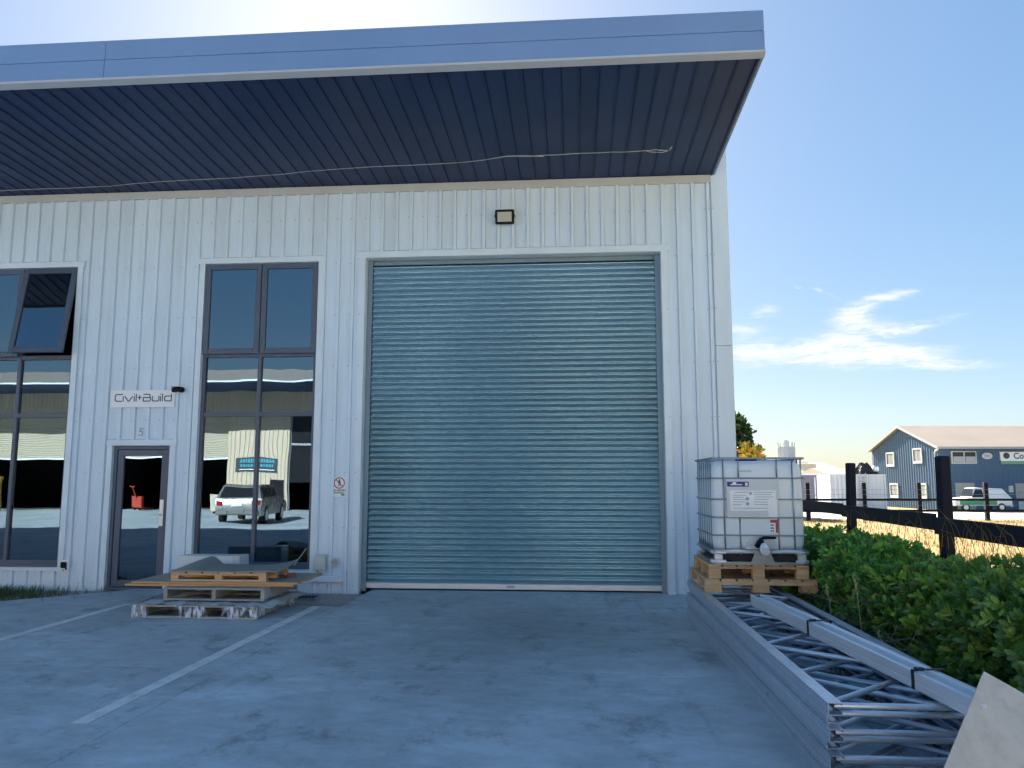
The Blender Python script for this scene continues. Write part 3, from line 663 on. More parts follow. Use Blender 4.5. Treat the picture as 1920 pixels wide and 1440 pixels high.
# film draped over the bottom pallet: rumpled top with a lip, and ragged skirts
mb = MB(); nx, ny = 46, 22
def filmz(u, v): return .158 + .010 * math.sin(u * 31 + 3 * v) * math.sin(v * 17 + u * 5) + .006 * math.sin(u * 77)
grid = [[(-.88 + 1.80 * u + .02 * math.sin(v * 23), -.66 + 1.30 * v + .018 * math.sin(u * 29), filmz(u, v) - (.045 * max(0, (.10 - u) / .10) + .03 * max(0, (u - .92) / .08))) for u in [i / nx for i in range(nx + 1)]] for v in [j / ny for j in range(ny + 1)]]
mb.quad_mesh([p for r in grid for p in r], [(j * (nx + 1) + i, j * (nx + 1) + i + 1, (j + 1) * (nx + 1) + i + 1, (j + 1) * (nx + 1) + i) for j in range(ny) for i in range(nx)])
def skirt(p0, p1, n, gaps, nrm):
    mb.mi = 1
    for i in range(n):
        u0, u1 = i / n, (i + 1) / n
        if any(g0 < u0 < g1 for g0, g1 in gaps): continue
        def pt(u, h):
            q = Vector(p0).lerp(Vector(p1), u); bulge = .012 * math.sin(u * 57) + .01 * math.sin(u * 131 + 1)
            return (q.x + nrm[0] * bulge, q.y + nrm[1] * bulge, (.148 + .006 * math.sin(u * 40)) * h + (.004 + .014 * abs(math.sin(u * 23))) * (1 - h))
        mb.quad_mesh([pt(u0, 0), pt(u1, 0), pt(u1, .5), pt(u0, .5), pt(u1, 1), pt(u0, 1)], [(0, 1, 2, 3), (3, 2, 4, 5)])
skirt((-.78, -.655, 0), (.78, -.655, 0), 90, [(.14, .34), (.60, .72)], (0, -1)); skirt((.765, -.65, 0), (.76, .62, 0), 50, [(.25, .8)], (1, 0)); skirt((-.80, .6, 0), (-.80, -.65, 0), 40, [(.2, .6)], (-1, 0))
mb.build('plastic_wrap', ['film_top', 'plastic_film'], pw, smooth=True)
pallet('pallet', 'weathered grey pallet in the middle of the left stack, under the orange-edged sheets', (-4.39, -1.66, .175), R(-.6), 1.28, 1.10, .150, 'pallet_grey', group=G1, stringers=True)
for i, (dx, dy, rz, m, lab) in enumerate(((0, 0, 2.2, 'board_orange', 'lower brown sheet of board lying on the middle pallet of the left stack'), (.07, .02, 1.0, 'board_orange', 'upper brown sheet of board with orange edge under the small top pallet'))):
    z = .327 + i * .025
    t = thing('board_sheet', lab, 'board', (-4.55 + dx, -1.57 + dy, z), R(rz), 'brown sheets in the left stack')
    bevel(MB().box(-1.06, 1.06, -.50, .50, 0, .0225).build('core', 'board_orange', t), .001)
    MB().box(-1.055, 1.055, -.495, .495, .0226, .0245).build('face', 'board_grey', t)
pallet('pallet', 'small pale pallet on top of the brown sheets carrying the warped grey sheets', (-4.45, -1.60, .377), R(.8), 1.22, .80, .115, 'pallet_wood', group=G1, stringers=False, block=.075, boards=6)
# warped slate sheet: one humped corner
t = thing('warped_sheet', 'dark grey warped sheet humped up at one end on the top pallet', 'board', (-4.42, -1.58, .494), R(1.0))
mb = MB(); nx, ny = 40, 12; tp = []
for v in range(ny + 1):
    for u in range(nx + 1):
        U, V = u / nx, v / ny
        hump = (.10 * math.cos(math.pi / 2 * (U - .13) / .115) ** .9 if abs(U - .13) < .1149 else 0) * max(0, V - .02) ** .45 + .085 * max(0, (U - .72) / .28) ** 2 * V ** 1.5
        tp.append((-.66 + 1.40 * U, -.44 + .80 * V, hump + .004 * math.sin(U * 9)))
th = [(x, y, z + .012) for x, y, z in tp]; nn = (nx + 1) * (ny + 1); idx = lambda i, j: j * (nx + 1) + i
fs = [(idx(i, j) + nn, idx(i + 1, j) + nn, idx(i + 1, j + 1) + nn, idx(i, j + 1) + nn) for j in range(ny) for i in range(nx)] + [(idx(i, j + 1), idx(i + 1, j + 1), idx(i + 1, j), idx(i, j)) for j in range(ny) for i in range(nx)]
rim = [idx(i, 0) for i in range(nx)] + [idx(nx, j) for j in range(ny)] + [idx(i, ny) for i in range(nx, 0, -1)] + [idx(0, j) for j in range(ny, 0, -1)]
fs += [(a, b_, b_ + nn, a + nn) for a, b_ in zip(rim, rim[1:] + rim[:1])]
mb.quad_mesh(tp + th, fs); smooth_by_angle(mb.build('sheet', 'board_slate', t))
t = thing('grey_sheet', 'flat grey sheet lying under the warped sheet on the top pallet', 'board', (-4.44, -1.60, .4925), R(.3))
# keep the flat sheet just a thin packing layer
MB().box(-.60, .60, -.395, .395, -.0005, .0015).build('sheet', 'board_grey', t)
t = thing('white_carton', 'long white carton with a pale blue end standing behind the pallet stack', 'box', (-5.11, -.72, -.055))
bevel(MB().box(-.44, .36, -.16, .16, 0, .63).build('carton_body', 'carton', t), .012)
mb = MB(); mb.box(.345, .442, -.162, .162, .002, .632); mb.build('end_band', 'label_plate', t)
mb = MB(); mb.box(-.05, .22, -.1625, -.1605, .40, .43); mb.box(-.05, .12, -.1625, -.1605, .35, .37); mb.box(.37, .41, -.1645, -.1625, .35, .5); mb.build('print', 'label_grey', t)
t = thing('thin_rod', 'thin grey rod leaning from the pallet stack to the right window edge', 'rod', (0, 0, 0)); MB().tube([(-3.75, -1.25, .50), (-3.99, -.10, .62)], .008, 6).build('shaft', 'cage_steel', t)
t = thing('red_strap_end', 'crumpled red strap end beside the top pallet of the left stack', 'strap', (-3.68, -1.62, .385))
mb = MB(); mb.tube([(-.05, 0, 0.005), (-.02, .03, .035), (.02, -.01, .02), (.05, .03, .05), (.09, .02, .012)], [.012, .016, .013, .015, .010], 7); mb.build('strap_loop', 'red_paint', t, smooth=True)
t = thing('drain_grate', 'dark metal drain grate in the gravel beside the roller door', 'grate', (-3.86, -.62, -.058))
mb = MB(); bars(mb, -.24, .24, -.10, .10, .025, 0, 1); mb2 = MB(); mb2.box(-.24, .24, -.12, .12, 0, .05); mb2.build('frame', 'door_guide', t)
for q in range(9): MB().box(-.215 + q * .05, -.195 + q * .05, -.10, .10, .0505, .060).build('bar', 'black_plastic', t)

# gravel and grass along the wall
def scatter_stones(name, boxes, n):
    vs, fs = [], []
    ico = np.array([(0, 0, 1), (.89, 0, .45), (.28, .85, .45), (-.72, .53, .45), (-.72, -.53, .45), (.28, -.85, .45), (.72, .53, -.45), (-.28, .85, -.45), (-.89, 0, -.45), (-.28, -.85, -.45), (.72, -.53, -.45)])
    tri = [(0, 1, 2), (0, 2, 3), (0, 3, 4), (0, 4, 5), (0, 5, 1), (1, 6, 2), (2, 7, 3), (3, 8, 4), (4, 9, 5), (5, 10, 1), (6, 7, 2), (7, 8, 3), (8, 9, 4), (9, 10, 5), (10, 6, 1)]
    for _ in range(n):
        b_ = random.choice(boxes); r = random.uniform(.008, .022); o = len(vs)
        c = np.array([random.uniform(b_[0], b_[1]), random.uniform(b_[2], b_[3]), b_[4] + r * .3])
        sc = np.array([random.uniform(.7, 1.3), random.uniform(.7, 1.3), random.uniform(.5, .9)]) * r
        a = random.uniform(0, 6.28); p = ico * sc; p = np.stack([p[:, 0] * math.cos(a) - p[:, 1] * math.sin(a), p[:, 0] * math.sin(a) + p[:, 1] * math.cos(a), p[:, 2]], 1) + c
        vs += p.tolist(); fs += [(i + o, j + o, k_ + o) for i, j, k_ in tri]
    me = bpy.data.meshes.new(name); me.from_pydata(vs, [], fs); me.materials.append(MATS['gravel']); o = link(name, me, kind='stuff'); o['label'] = 'loose grey gravel along the foot of the wall'
scatter_stones('gravel', [(-4.4, -3.07, -1.38, -.03, -.055), (-3.9, -3.07, -1.0, -.03, -.055), (-8.2, -6.9, -1.0, -.03, -.055)], 4200)
def grass_stuff(name, mt_, pts, hmin, hmax, lean, lab, w=.004):
    vs, fs = [], []
    for (x, y, z) in pts:
        h = random.uniform(hmin, hmax); a = random.uniform(0, 6.28); l_ = random.uniform(.1, lean) * h; ww = w * random.uniform(.7, 1.4); o = len(vs)
        dx, dy = math.cos(a), math.sin(a)
        for q, s in ((0, 1), (.5, .8), (1, .06)):
            cx_, cy_, cz_ = x + dx * l_ * q * q, y + dy * l_ * q * q, z + h * q * (1 - .15 * q)
            vs += [(cx_ - dy * ww * s, cy_ + dx * ww * s, cz_), (cx_ + dy * ww * s, cy_ - dx * ww * s, cz_)]
        fs += [(o, o + 1, o + 3, o + 2), (o + 2, o + 3, o + 5, o + 4)]
    me = bpy.data.meshes.new(name); me.from_pydata(vs, [], fs); me.materials.append(MATS[mt_]); o = link(name, me, kind='stuff'); o['label'] = lab
grass_stuff('grass', 'green_grass', [(random.gauss(-8.5, .55), min(-.05, random.gauss(-.75, .33)), -.06) for _ in range(2600)] + [(random.uniform(-10.5, -8.6), random.uniform(-1.4, -.05), -.06) for _ in range(3000)], .05, .17, .9, 'green weedy grass in the strip below the left window')

#==================================================================== RACK FRAMES, BEAMS, PALLETS, TANK ON THE RIGHT
def rack_frame(flip):
    t = thing('rack_frame', 'x', 'rack frame', (0, 0, 0))
    L, Wd, h, pw_ = 5.10, .912, .064, .076
    def post(x, s):      # lipped channel open to the inside, lying on its side
        q = [(0, 0), (pw_, 0), (pw_, .016), (pw_ - .003, .016), (pw_ - .003, .003), (.003, .003), (.003, h - .003), (pw_ - .003, h - .003), (pw_ - .003, h - .016), (pw_, h - .016), (pw_, h), (0, h)]
        q = [(x + s * a, c) for a, c in q]
        if s < 0: q = q[::-1]
        MB().prism(q, 0, L, 'y').build('post', 'punched_rack', t)
    post(0, 1); post(Wd, -1)
    xl, xr = (.055, Wd - .055) if not flip else (Wd - .055, .055)
    nodes = [((xl, xr)[q % 2], .12 + .76 * q + (.05 if q % 2 else 0)) for q in range(7)]
    segs = [((.05, .07), (Wd - .05, .07))] + [(nodes[i], (nodes[i + 1][0], nodes[i + 1][1] - .05)) for i in range(6)] + [((.05, 5.03), (Wd - .05, 5.03))]
    for a, b_ in segs: MB().tube([(a[0], a[1], h / 2), (b_[0], b_[1], h / 2)], .0165, 10).build('strut', 'galv_rack', t, smooth=False)
    return t
labs = ['lowest galvanised rack frame of the flat stack, on the concrete', 'galvanised rack frame second from the bottom of the flat stack', 'galvanised rack frame third from the bottom of the flat stack',
        'galvanised rack frame in the exact middle of the flat stack of seven', 'galvanised rack frame third from the top of the flat stack', 'galvanised rack frame just under the topmost one', 'topmost galvanised rack frame of the flat stack, carrying the beams and the pallets']
rf0 = rack_frame(False); rf1 = rack_frame(True); rf1['group'] = 'galvanised rack frames stacked flat'; rf1['label'] = labs[1]; rf0['group'] = 'galvanised rack frames stacked flat'; rf0['label'] = labs[0]
offs = [(.004, .03, 0), (.016, .09, .15), (-.012, -.06, -.12), (.010, .05, .10), (-.006, -.05, -.05), (.018, .06, -.25), (0, -.03, -.1)]
frames = []
for i, (dx, dy, rz) in enumerate(offs):
    r_ = (rf0, rf1)[i] if i < 2 else copy_tree((rf0, rf1)[i % 2], labs[i]); frames.append(r_)
    r_.location = (1.335 + dx, -7.12 + dy, .001 + i * .0652); r_.rotation_euler = (0, 0, R(.35 + rz))
ZT_ = .001 + 7 * .0652          # top of the stack
# strapped bundle of beams
ang = math.atan2(.30, 3.40); bd = Vector((math.sin(ang), -math.cos(ang), 0)); bp0 = Vector((1.69, -3.90, 0))
mtB = Matrix.Translation((1.69, -3.88, ZT_ + .001)) @ Matrix.Rotation(math.pi + ang, 4, 'Z')      # local +y runs towards the camera, +x to the viewer's left
for i, (x0_, lab) in enumerate(((-.005, 'galvanised rack beam on the left of the strapped bundle'), (-.066, 'galvanised rack beam in the middle of the strapped bundle'), (-.127, 'galvanised rack beam on the right of the strapped bundle, nearest the hedge'))):
    t = thing('rack_beam', lab, 'rack beam', (0, 0, 0), 0, 'rack beams strapped together'); t.matrix_world = mtB
    q = [(x0_, 0), (x0_ + .048, 0), (x0_ + .048, .040), (x0_ + .045, .044), (x0_ + .048, .048), (x0_ + .048, .098), (x0_ + .026, .098), (x0_ + .026, .074), (x0_, .074)] if i != 1 else [(x0_, 0), (x0_ + .048, 0), (x0_ + .048, .074), (x0_ + .024, .074), (x0_ + .024, .104), (x0_, .104)]
    bevel(MB().prism(q, .02 * i, 3.62 - .015 * i, 'y').build('beam_body', 'alu_beam', t), .003)
    for yb in (.02 * i, 3.62 - .015 * i):
        mb = MB(); mb.box(x0_ + .004, x0_ + .044, yb - .005, yb - .001, -.0 + .004, .066); mb.build('end_plate', 'cage_steel', t)
t = thing('strap', 'black plastic strap round the far part of the beam bundle', 'strap', (0, 0, 0), 0, 'black straps round the beam bundle'); t.matrix_world = mtB
def strap(t, y):
    mb = MB(); mb.box(.0435, .048, y, y + .028, .0, .101); mb.box(-.015, .048, y + .001, y + .027, .1005, .107); mb.box(-.130, -.015, y + .001, y + .027, .1045, .110); mb.box(-.134, -.1275, y, y + .028, .0, .108); mb.build('band', 'strap_black', t)
    mb = MB(); mb.bbox(-.02, .03, y - .004, y + .034, .107, .118, .003); mb.build('clip', 'strap_black', t)
strap(t, 1.40)
t = thing('strap', 'black plastic strap round the near part of the beam bundle, closest to the leaning board', 'strap', (0, 0, 0), 0, 'black straps round the beam bundle'); t.matrix_world = mtB; strap(t, 2.95)
# pallets under the tank
G2 = 'pallets under the liquid tank'
pallet('pallet', 'sturdy pale wooden pallet resting on the rack frames, lower of the two under the tank', (1.945, -2.48, ZT_ + .001), R(-.6), 1.15, 1.17, .138, 'pallet_wood', .040, group=G2, block=.13, boards=7, lower=False)
pallet('pallet', 'narrower pale wooden pallet directly under the white tank', (1.925, -2.50, ZT_ + .140), R(-.3), 1.03, 1.10, .148, 'pallet_wood', .022, group=G2, block=.095, boards=7, lower=False)
# caged tank
ZI = ZT_ + .290
t = thing('caged_tank', 'white plastic liquid tank in a grey steel cage on two pallets', 'liquid tank', (1.945, -2.52, ZI), R(-.3))
def rrect(hx, hy, r, seg=6):
    o = []
    for (sx, sy, a0) in ((1, 1, 0), (-1, 1, 90), (-1, -1, 180), (1, -1, 270)):
        for k_ in range(seg + 1):
            a = R(a0 + 90 * k_ / seg); o.append((sx * (hx - r) + r * math.cos(a), sy * (hy - r) + r * math.sin(a)))
    return o
mb = MB(); prev = None
lv = [(.150, .90), (.165, .965), (.20, .99), (.24, 1.0), (.50, 1.004), (.76, 1.0), (1.00, .995), (1.045, .97), (1.075, .91), (1.09, .80)]
rings = [[(x * s, y * s, z) for x, y in rrect(.478, .534, .10)] for z, s in lv]; nr = len(rings[0])
mb.quad_mesh([p for r_ in rings for p in r_], [(j * nr + i, j * nr + (i + 1) % nr, (j + 1) * nr + (i + 1) % nr, (j + 1) * nr + i) for j in range(len(rings) - 1) for i in range(nr)] + [tuple(range(nr))[::-1], tuple(range((len(rings) - 1) * nr, len(rings) * nr))])
mb.build('tank_body', 'tank_plastic', t, smooth=True)
mb = MB(); mb.tube([(0, 0, 1.09), (0, 0, 1.12)], .12, 20); mb.build('lid', 'black_plastic', t)
CX, CY = .490, .557
def loop_at(z, r):
    p = [(x, y, z) for x, y in rrect(CX, CY, .055, 4)]; return MB().tube(p + p[:2], r, 6, False)
for z in (.305, .492, .682, .905): loop_at(z, .009).build('cage_bar', 'cage_steel', t, smooth=True)
loop_at(1.115, .012).build('cage_bar', 'cage_steel', t, smooth=True)
for x in (-.36, -.2, .2, .36):
    for y in (-CY + .013, CY - .013):
        inner = abs(x) < .3
        for z0, z1 in (((.10, .492), (.905, 1.115)) if (y < 0 and inner) else ((.10, 1.115),)):
            MB().tube([(x, y, z0), (x, y, z1)], .008, 6).build('cage_bar', 'cage_steel', t, smooth=True)
for y in (-.44, -.30, -.16, 0, .16, .30, .44):
    for x in (-CX + .013, CX - .013): MB().tube([(x, y, .10), (x, y, 1.115)], .008, 6).build('cage_bar', 'cage_steel', t, smooth=True)
# base: rail ring, corner guards, feet and tray
mb = MB()
p = rrect(CX + .004, CY + .004, .06, 4)
for z0, z1 in ((.0, .030), (.118, .150)):
    pi_ = rrect(CX - .03, CY - .03, .05, 4); n = len(p)
    mb.quad_mesh([(a, c, z0) for a, c in p] + [(a, c, z1) for a, c in p] + [(a, c, z1) for a, c in pi_] + [(a, c, z0) for a, c in pi_],
                 [q for i in range(n) for q in ((i, (i + 1) % n, n + (i + 1) % n, n + i), (n + i, n + (i + 1) % n, 2 * n + (i + 1) % n, 2 * n + i), (3 * n + i, 3 * n + (i + 1) % n, (i + 1) % n, i))])
mb.build('base_ring', 'cage_steel', t)
MB().box(-.42, .42, -.49, .49, .032, .116).build('base_tray', 'dark_interior', t)
mb = MB(); mb.box(-.46, .46, -.51, .51, .117, .148); mb.build('base_tray', 'tank_plastic', t)
for x in (-1, 1):
    for y in (-1, 1):
        mb = MB(); q = [(x * CX - x * .004, y * (CY - .13)), (x * CX, y * (CY - .05)), (x * (CX - .05), y * CY), (x * (CX - .13), y * CY)]
        mb.tube([(a, c, .03) for a, c in q], .022, 8); mb.tube([(a, c, .125) for a, c in q], .018, 8); mb.box(min(x * (CX - .02), x * (CX - .10)), max(x * (CX - .02), x * (CX - .10)), min(y * (CY - .02), y * (CY - .10)), max(y * (CY - .02), y * (CY - .10)), .03, .125)
        mb.build('corner_foot', 'pale_aluminium', t, smooth=False)
for x in (-.33, -.12, .12, .33): MB().box(x - .03, x + .03, -CY + .012, -CY + .026, .0305, .0455).build('base_lug', 'black_plastic', t)
for x0_, x1_ in ((-.40, -.10), (.12, .42)):
    mb = MB(); mb.tube([(x0_, -CY + .01, .135), ((x0_ + x1_) / 2, -CY + .004, .142), (x1_, -CY + .01, .135)], .017, 8); mb.build('front_lip', 'tank_plastic', t, smooth=True)
# valve in its recess
mb = MB(); mb.prism([(.02 + .17 * math.cos(R(a)), .16 + .155 * math.sin(R(a))) for a in range(0, 181, 12)], -.5395, -.532, 'y'); mb.build('valve_recess', 'label_plate', t)
v = MB().tube([(.02, -.535, .205), (.02, -.60, .195), (.02, -.66, .165)], [.042, .046, .040], 14).build('valve', 'sign_white', t)
mb = MB(); mb.tube([(.02, -.655, .168), (.02, -.69, .150)], .047, 14); mb.build('cap', 'sign_white', v)
mb = MB(); mb.tube([(.01, -.60, .23), (-.005, -.605, .272), (.03, -.61, .285), (.15, -.61, .285)], [.024, .02, .016, .013], 8); mb.tube([(-.045, -.60, .19), (-.02, -.62, .245), (.01, -.62, .268)], [.03, .028, .02], 8); mb.build('handle', 'black_plastic', v, smooth=True)
mb = MB(); mb.prism([(-.10, .03), (.14, .03), (.10, .125), (-.06, .125)], -CY - .006, -CY + .002, 'y'); mb.build('valve_plate', 'cage_steel', t)
# label plates and print
lp = MB().box(-.335, .20, -CY - .010, -CY - .006, .495, .895).build('label_plate', 'label_plate', t)
MB().box(-.325, -.10, -CY - .0125, -CY - .0105, .815, .868).build('blue_band', 'sign_blue', lp)
mb = MB(); mb.box(-.29, -.17, -CY - .014, -CY - .0127, .832, .842); mb.disc((-.25, -CY - .0128, .852), .012, 'y', -.001, 10, 1.8); mb.box(-.137, -.112, -CY - .014, -CY - .0127, .825, .858); mb.build('blue_band_mark', 'sign_white', lp)
bevel(MB().box(-.30, .175, -CY - .0125, -CY - .0105, .56, .775).build('paper_label', 'sign_white', lp), .001)
mb = MB()
for q, (a, c, z) in enumerate([(-.25, -.11, .752), (-.05, .15, .752), (-.27, -.13, .722), (-.05, .13, .728), (-.27, -.16, .700), (-.04, .15, .704), (-.27, -.10, .676), (-.05, .10, .68), (-.27, -.14, .652), (-.05, .14, .650), (-.27, -.18, .622), (-.05, .09, .625), (-.27, .12, .585)]): mb.box(a, c, -CY - .0135, -CY - .0127, z, z + .007)
for (x, z) in ((-.12, .69), (-.12, .635), (-.085, .745)): mb.prism([(x - .022, z), (x, z - .022), (x + .022, z), (x, z + .022)], -CY - .0142, -CY - .0137, 'y')
mb.build('print', 'label_grey', lp)
MB().box(.09, .185, -CY - .0150, -CY - .0143, .50, .68).build('paper_label', 'sign_white', lp)
MB().box(-.20, -.06, -.5415, -.5355, .975, .985).build('print', 'label_grey', t)
rl = MB(); rl.box(.115, .205, -.546, -.5385, .437, .465); rl.box(.170, .206, -.5465, -.5387, .335, .436); rl.build('red_sticker', 'sign_red', t)
mb = MB(); mb.box(.10, .168, -.5445, -.5387, .335, .436); mb.build('sticker_paper', 'sign_white', t)
mb = MB(); [mb.tube([(.115, -.546, z), (.13, -.546, z + .012), (.148, -.546, z)], .006, 5) for z in (.405, .375, .347)]; mb.build('sticker_print', 'sign_ink', t)

# leaning board, lower right
A = Vector((2.049, -7.35, .68)); e1 = Vector((-.375, -.35, -.353)).normalized(); c_ = Vector(CAM)
def ray(px, py):
    up = Vector((0, 0, 1)); r_ = fw.cross(up).normalized(); u_ = r_.cross(fw); return fw + r_ * ((px - 960) / 1459) - u_ * ((py - 720) / 1459)
d_ = Vector((.70, .72, -.33))       # line of sight to the board's far top edge
d_ = ray(1920, 1300); s_ = (A - c_).dot(e1) / d_.dot(e1); e2 = ((c_ + d_ * s_) - A).normalized(); e2 = (e2 - e1 * e2.dot(e1)).normalized(); n_ = e1.cross(e2).normalized()
mtL = Matrix.Translation(A) @ Matrix((e2, e1, -n_ if n_.z > 0 else n_)).transposed().to_4x4()
Lb = A.z / -e1.z
t = thing('leaning_board', 'pale plywood board leaning on the near end of the rack frames', 'board', (0, 0, 0)); t.matrix_world = mtL
bevel(MB().box(0, .95, 0, Lb - .02, 0, .018).build('sheet', 'plywood', t), .002)
o = MB(); o.bbox(1.55, 1.66, -6.86, -6.76, .0, .055, .01); t = thing('white_scrap', 'small white and dark scrap lying inside the rack frames near the board', 'scrap', (0, 0, 0)); mb = MB(); mb.bbox(1.80, 1.92, -6.95, -6.87, .0, .05, .012); mb.build('white_piece', 'sign_white', t)

#==================================================================== PLANTS
def leaves_mesh(name, centres, dirs, nleaf, L, Wd, tints, spread=.9):
    V, F, T = [], [], []
    base = np.array([(0, 0, 0), (.30, .45, .06), (.70, 1.0, .10), (1.0, .35, .02), (1.0, -.35, .02), (.70, -1.0, .10), (.30, -.45, .06), (.62, 0, -.06)])
    fc = [(0, 1, 7, 6), (1, 2, 7), (2, 3, 7), (3, 4, 7), (4, 5, 7), (5, 6, 7)]
    for c, d in zip(centres, dirs):
        d = d / np.linalg.norm(d); u = np.cross(d, rng.normal(size=3)); u /= np.linalg.norm(u); w = np.cross(d, u)
        tc = tints[rng.integers(len(tints))]
        for k_ in range(nleaf):
            a = k_ * 2.4 + rng.uniform(-.3, .3); el_ = rng.uniform(.15, 1.2) * spread
            out = (u * math.cos(a) + w * math.sin(a)) * math.sin(el_) + d * math.cos(el_)
            side = np.cross(out, d); side /= np.linalg.norm(side) + 1e-9; nrm = np.cross(side, out)
            ll = L * rng.uniform(.65, 1.15); ww = Wd * rng.uniform(.8, 1.15)
            st = c + d * (k_ / nleaf - .5) * L * .6
            p = st + np.outer(base[:, 0] * ll, out) + np.outer(base[:, 1] * ww * .5, side) + np.outer(base[:, 2] * ww, nrm)
            o = len(V); V.extend(p.tolist()); F.extend([tuple(i + o for i in q) for q in fc])
            col = np.clip(np.array(tc) * rng.uniform(.75, 1.3), 0, 1); T.extend([(col[0], col[1], col[2], 1)] * 8)
    me = bpy.data.meshes.new(name); me.from_pydata(V, [], F); me.materials.append(MATS['leaf'])
    at = me.color_attributes.new('tint', 'FLOAT_COLOR', 'POINT'); at.data.foreach_set('color', np.array(T, dtype=np.float32).ravel()); return me
GREEN = [(.10, .21, .06), (.13, .27, .065), (.075, .17, .06), (.18, .31, .07), (.10, .22, .10), (.23, .34, .08)]
def shrub(name, label, loc, rx, ry, h, n, L=.074, Wd=.036, tints=GREEN, group=None, twigs=6, cat='shrub', nleaf=9, dead=0, bias=0):
    t = thing(name, label, cat, loc, 0, group); C_, D_ = [], []; k_t = np.array([rng.uniform(.95, 1.2), rng.uniform(1.05, 1.3), rng.uniform(.85, 1.25)]); tints = [tuple(np.array(q_) * k_t) for q_ in tints] + ([(.20, .24, .08)] if dead else [])
    bump_ = [(rng.uniform(-1, 1, 3), rng.uniform(.08, .30)) for _ in range(16)]
    while len(C_) < n:
        v = rng.normal(size=3); v /= np.linalg.norm(v); v = np.sign(v) * np.abs(v) ** .72; v /= max(.75, np.abs(v).max() * .98)      # squarish ball
        lump = 1 + sum(s_ * math.exp(-9 * np.sum((v - q_) ** 2)) for q_, s_ in bump_) - .14
        rr = rng.uniform(.0, 1.0) ** .28 * lump * rng.uniform(.90, 1.06)
        p = np.array([v[0] * rx, v[1] * ry, h * .5 + v[2] * h * .5]) * np.array([rr, rr, 1]) ; p[2] = h * .5 + v[2] * h * .5 * rr
        if p[2] < .04 or p[2] > h * 1.12: continue
        C_.append(p); dd = v * np.array([1, 1, .7]) + np.array([0, 0, .5]) + rng.normal(size=3) * .4; D_.append(dd)
    link('foliage', leaves_mesh('foliage', C_, D_, nleaf, L, Wd, tints), t)
    mb = MB()
    for i in range(twigs):
        a = rng.uniform(0, 6.28); p = [(rng.uniform(-.1, .1) * rx, rng.uniform(-.1, .1) * ry, 0)]
        for q in range(1, 5): p.append((math.cos(a) * rx * .7 * q / 4 + rng.normal() * .03, math.sin(a) * ry * .7 * q / 4 + rng.normal() * .03, h * .8 * q / 4))
        mb.tube(p, [.018, .014, .011, .008, .004], 6)
    mb.build('stem', 'bark', t)
    for i in range(dead):
        mb = MB(); a = rng.uniform(2.4, 4.0); s0 = Vector((-rx * .55, rng.uniform(-.5, .5) * ry, h * rng.uniform(.25, .55)))
        for q in range(3):
            d0 = Vector((math.cos(a + rng.uniform(-.7, .7)), math.sin(a + rng.uniform(-.9, .9)), rng.uniform(-.2, .6)))
            pts = [s0 + d0 * .11 * k_ + Vector((0, 0, .012 * k_ * k_ * rng.uniform(-1, .6))) for k_ in range(5)]
            mb.tube(pts, [.005, .0045, .004, .003, .002], 5)
        mb.build('dead_twig', 'twig_grey', t)
    return t
GH = 'shrubs of the hedge along the fence'
shrub('hedge_shrub', 'dense green hedge shrub rising right behind the caged tank', (2.98, -1.75, -.04), .52, .85, 1.10, 1300, group=GH)
shrub('hedge_shrub', 'taller bright topped hedge shrub just right of the tank and its pallets', (2.98, -3.0, -.04), .56, .85, 1.10, 1700, group=GH, dead=5)
shrub('hedge_shrub', 'hedge shrub with bare grey twigs in front of the nearest fence post', (3.00, -4.2, -.04), .56, .80, 1.00, 1700, group=GH, dead=6)
shrub('hedge_shrub', 'hedge shrub with lighter leaves, right of the black fence post at the rail', (3.04, -5.25, -.04), .58, .82, .99, 1800, group=GH, dead=4)
shrub('hedge_shrub', 'nearest hedge shrub, beside the leaning board', (3.02, -6.40, -.04), .60, .85, 1.17, 1700, group=GH)
shrub('hedge_shrub', 'far low hedge shrub beside the building corner', (3.10, -.5, -.04), .50, .75, 1.0, 600, group=GH)
for i, (x, y, h, lab) in enumerate(((2.42, -4.6, .85, 'tall seeding weed stalk standing in front of the hedge'), (2.34, -4.1, .70, 'shorter pale weed stalk left of the tall one before the hedge'), (2.46, -5.0, .45, 'low dry weed stalk by the rack frames'))):
    t = thing('weed_stalk', lab, 'weed', (x, y, -.03)); mb = MB(); mb.tube([(0, 0, 0), (-.01, .0, h * .4), (-.03, .01, h * .8), (-.055, .02, h)], [.005, .0045, .003, .002], 5); mb.build('stalk', 'weed_stalk', t)
    mb = MB(); [mb.tube([(-.03 - .025 * q / 8, .01, h * (.8 + .022 * q)), (-.03 - .025 * q / 8 + random.uniform(-.025, .025), random.uniform(-.02, .03), h * (.8 + .022 * q) + .03)], [.006, .002], 5) for q in range(10)]; mb.build('seed_head', 'weed_stalk', t)
    mb = MB(); [mb.prism([(0, .05 + .08 * q), (.05 * (-1) ** q, .14 + .08 * q), (.10 * (-1) ** q, .12 + .08 * q)], .0, .002, 'y') for q in range(4)]; mb.build('leaf', 'green_grass', t)
grass_stuff('undergrowth', 'straw', [(random.uniform(2.12, 2.75), random.uniform(-7.2, -2.4), -.03) for _ in range(900)], .06, .30, 1.2, 'dry weedy undergrowth between rack frames and hedge', .003)
grass_stuff('green_undergrowth', 'green_grass', [(random.uniform(2.12, 2.75), random.uniform(-7.2, -2.4), -.03) for _ in range(1500)], .05, .25, 1.2, 'low green weeds between rack frames and hedge', .004)
def field_pts(n, y0, y1, s1=.72):
    o = []
    while len(o) < n:
        Z = random.uniform(y0, y1); X = random.uniform(.30, s1) * Z; p = far(X, Z)
        if p.x > 3.9: o.append((p.x, p.y, ground_z(p.y)))
    return o
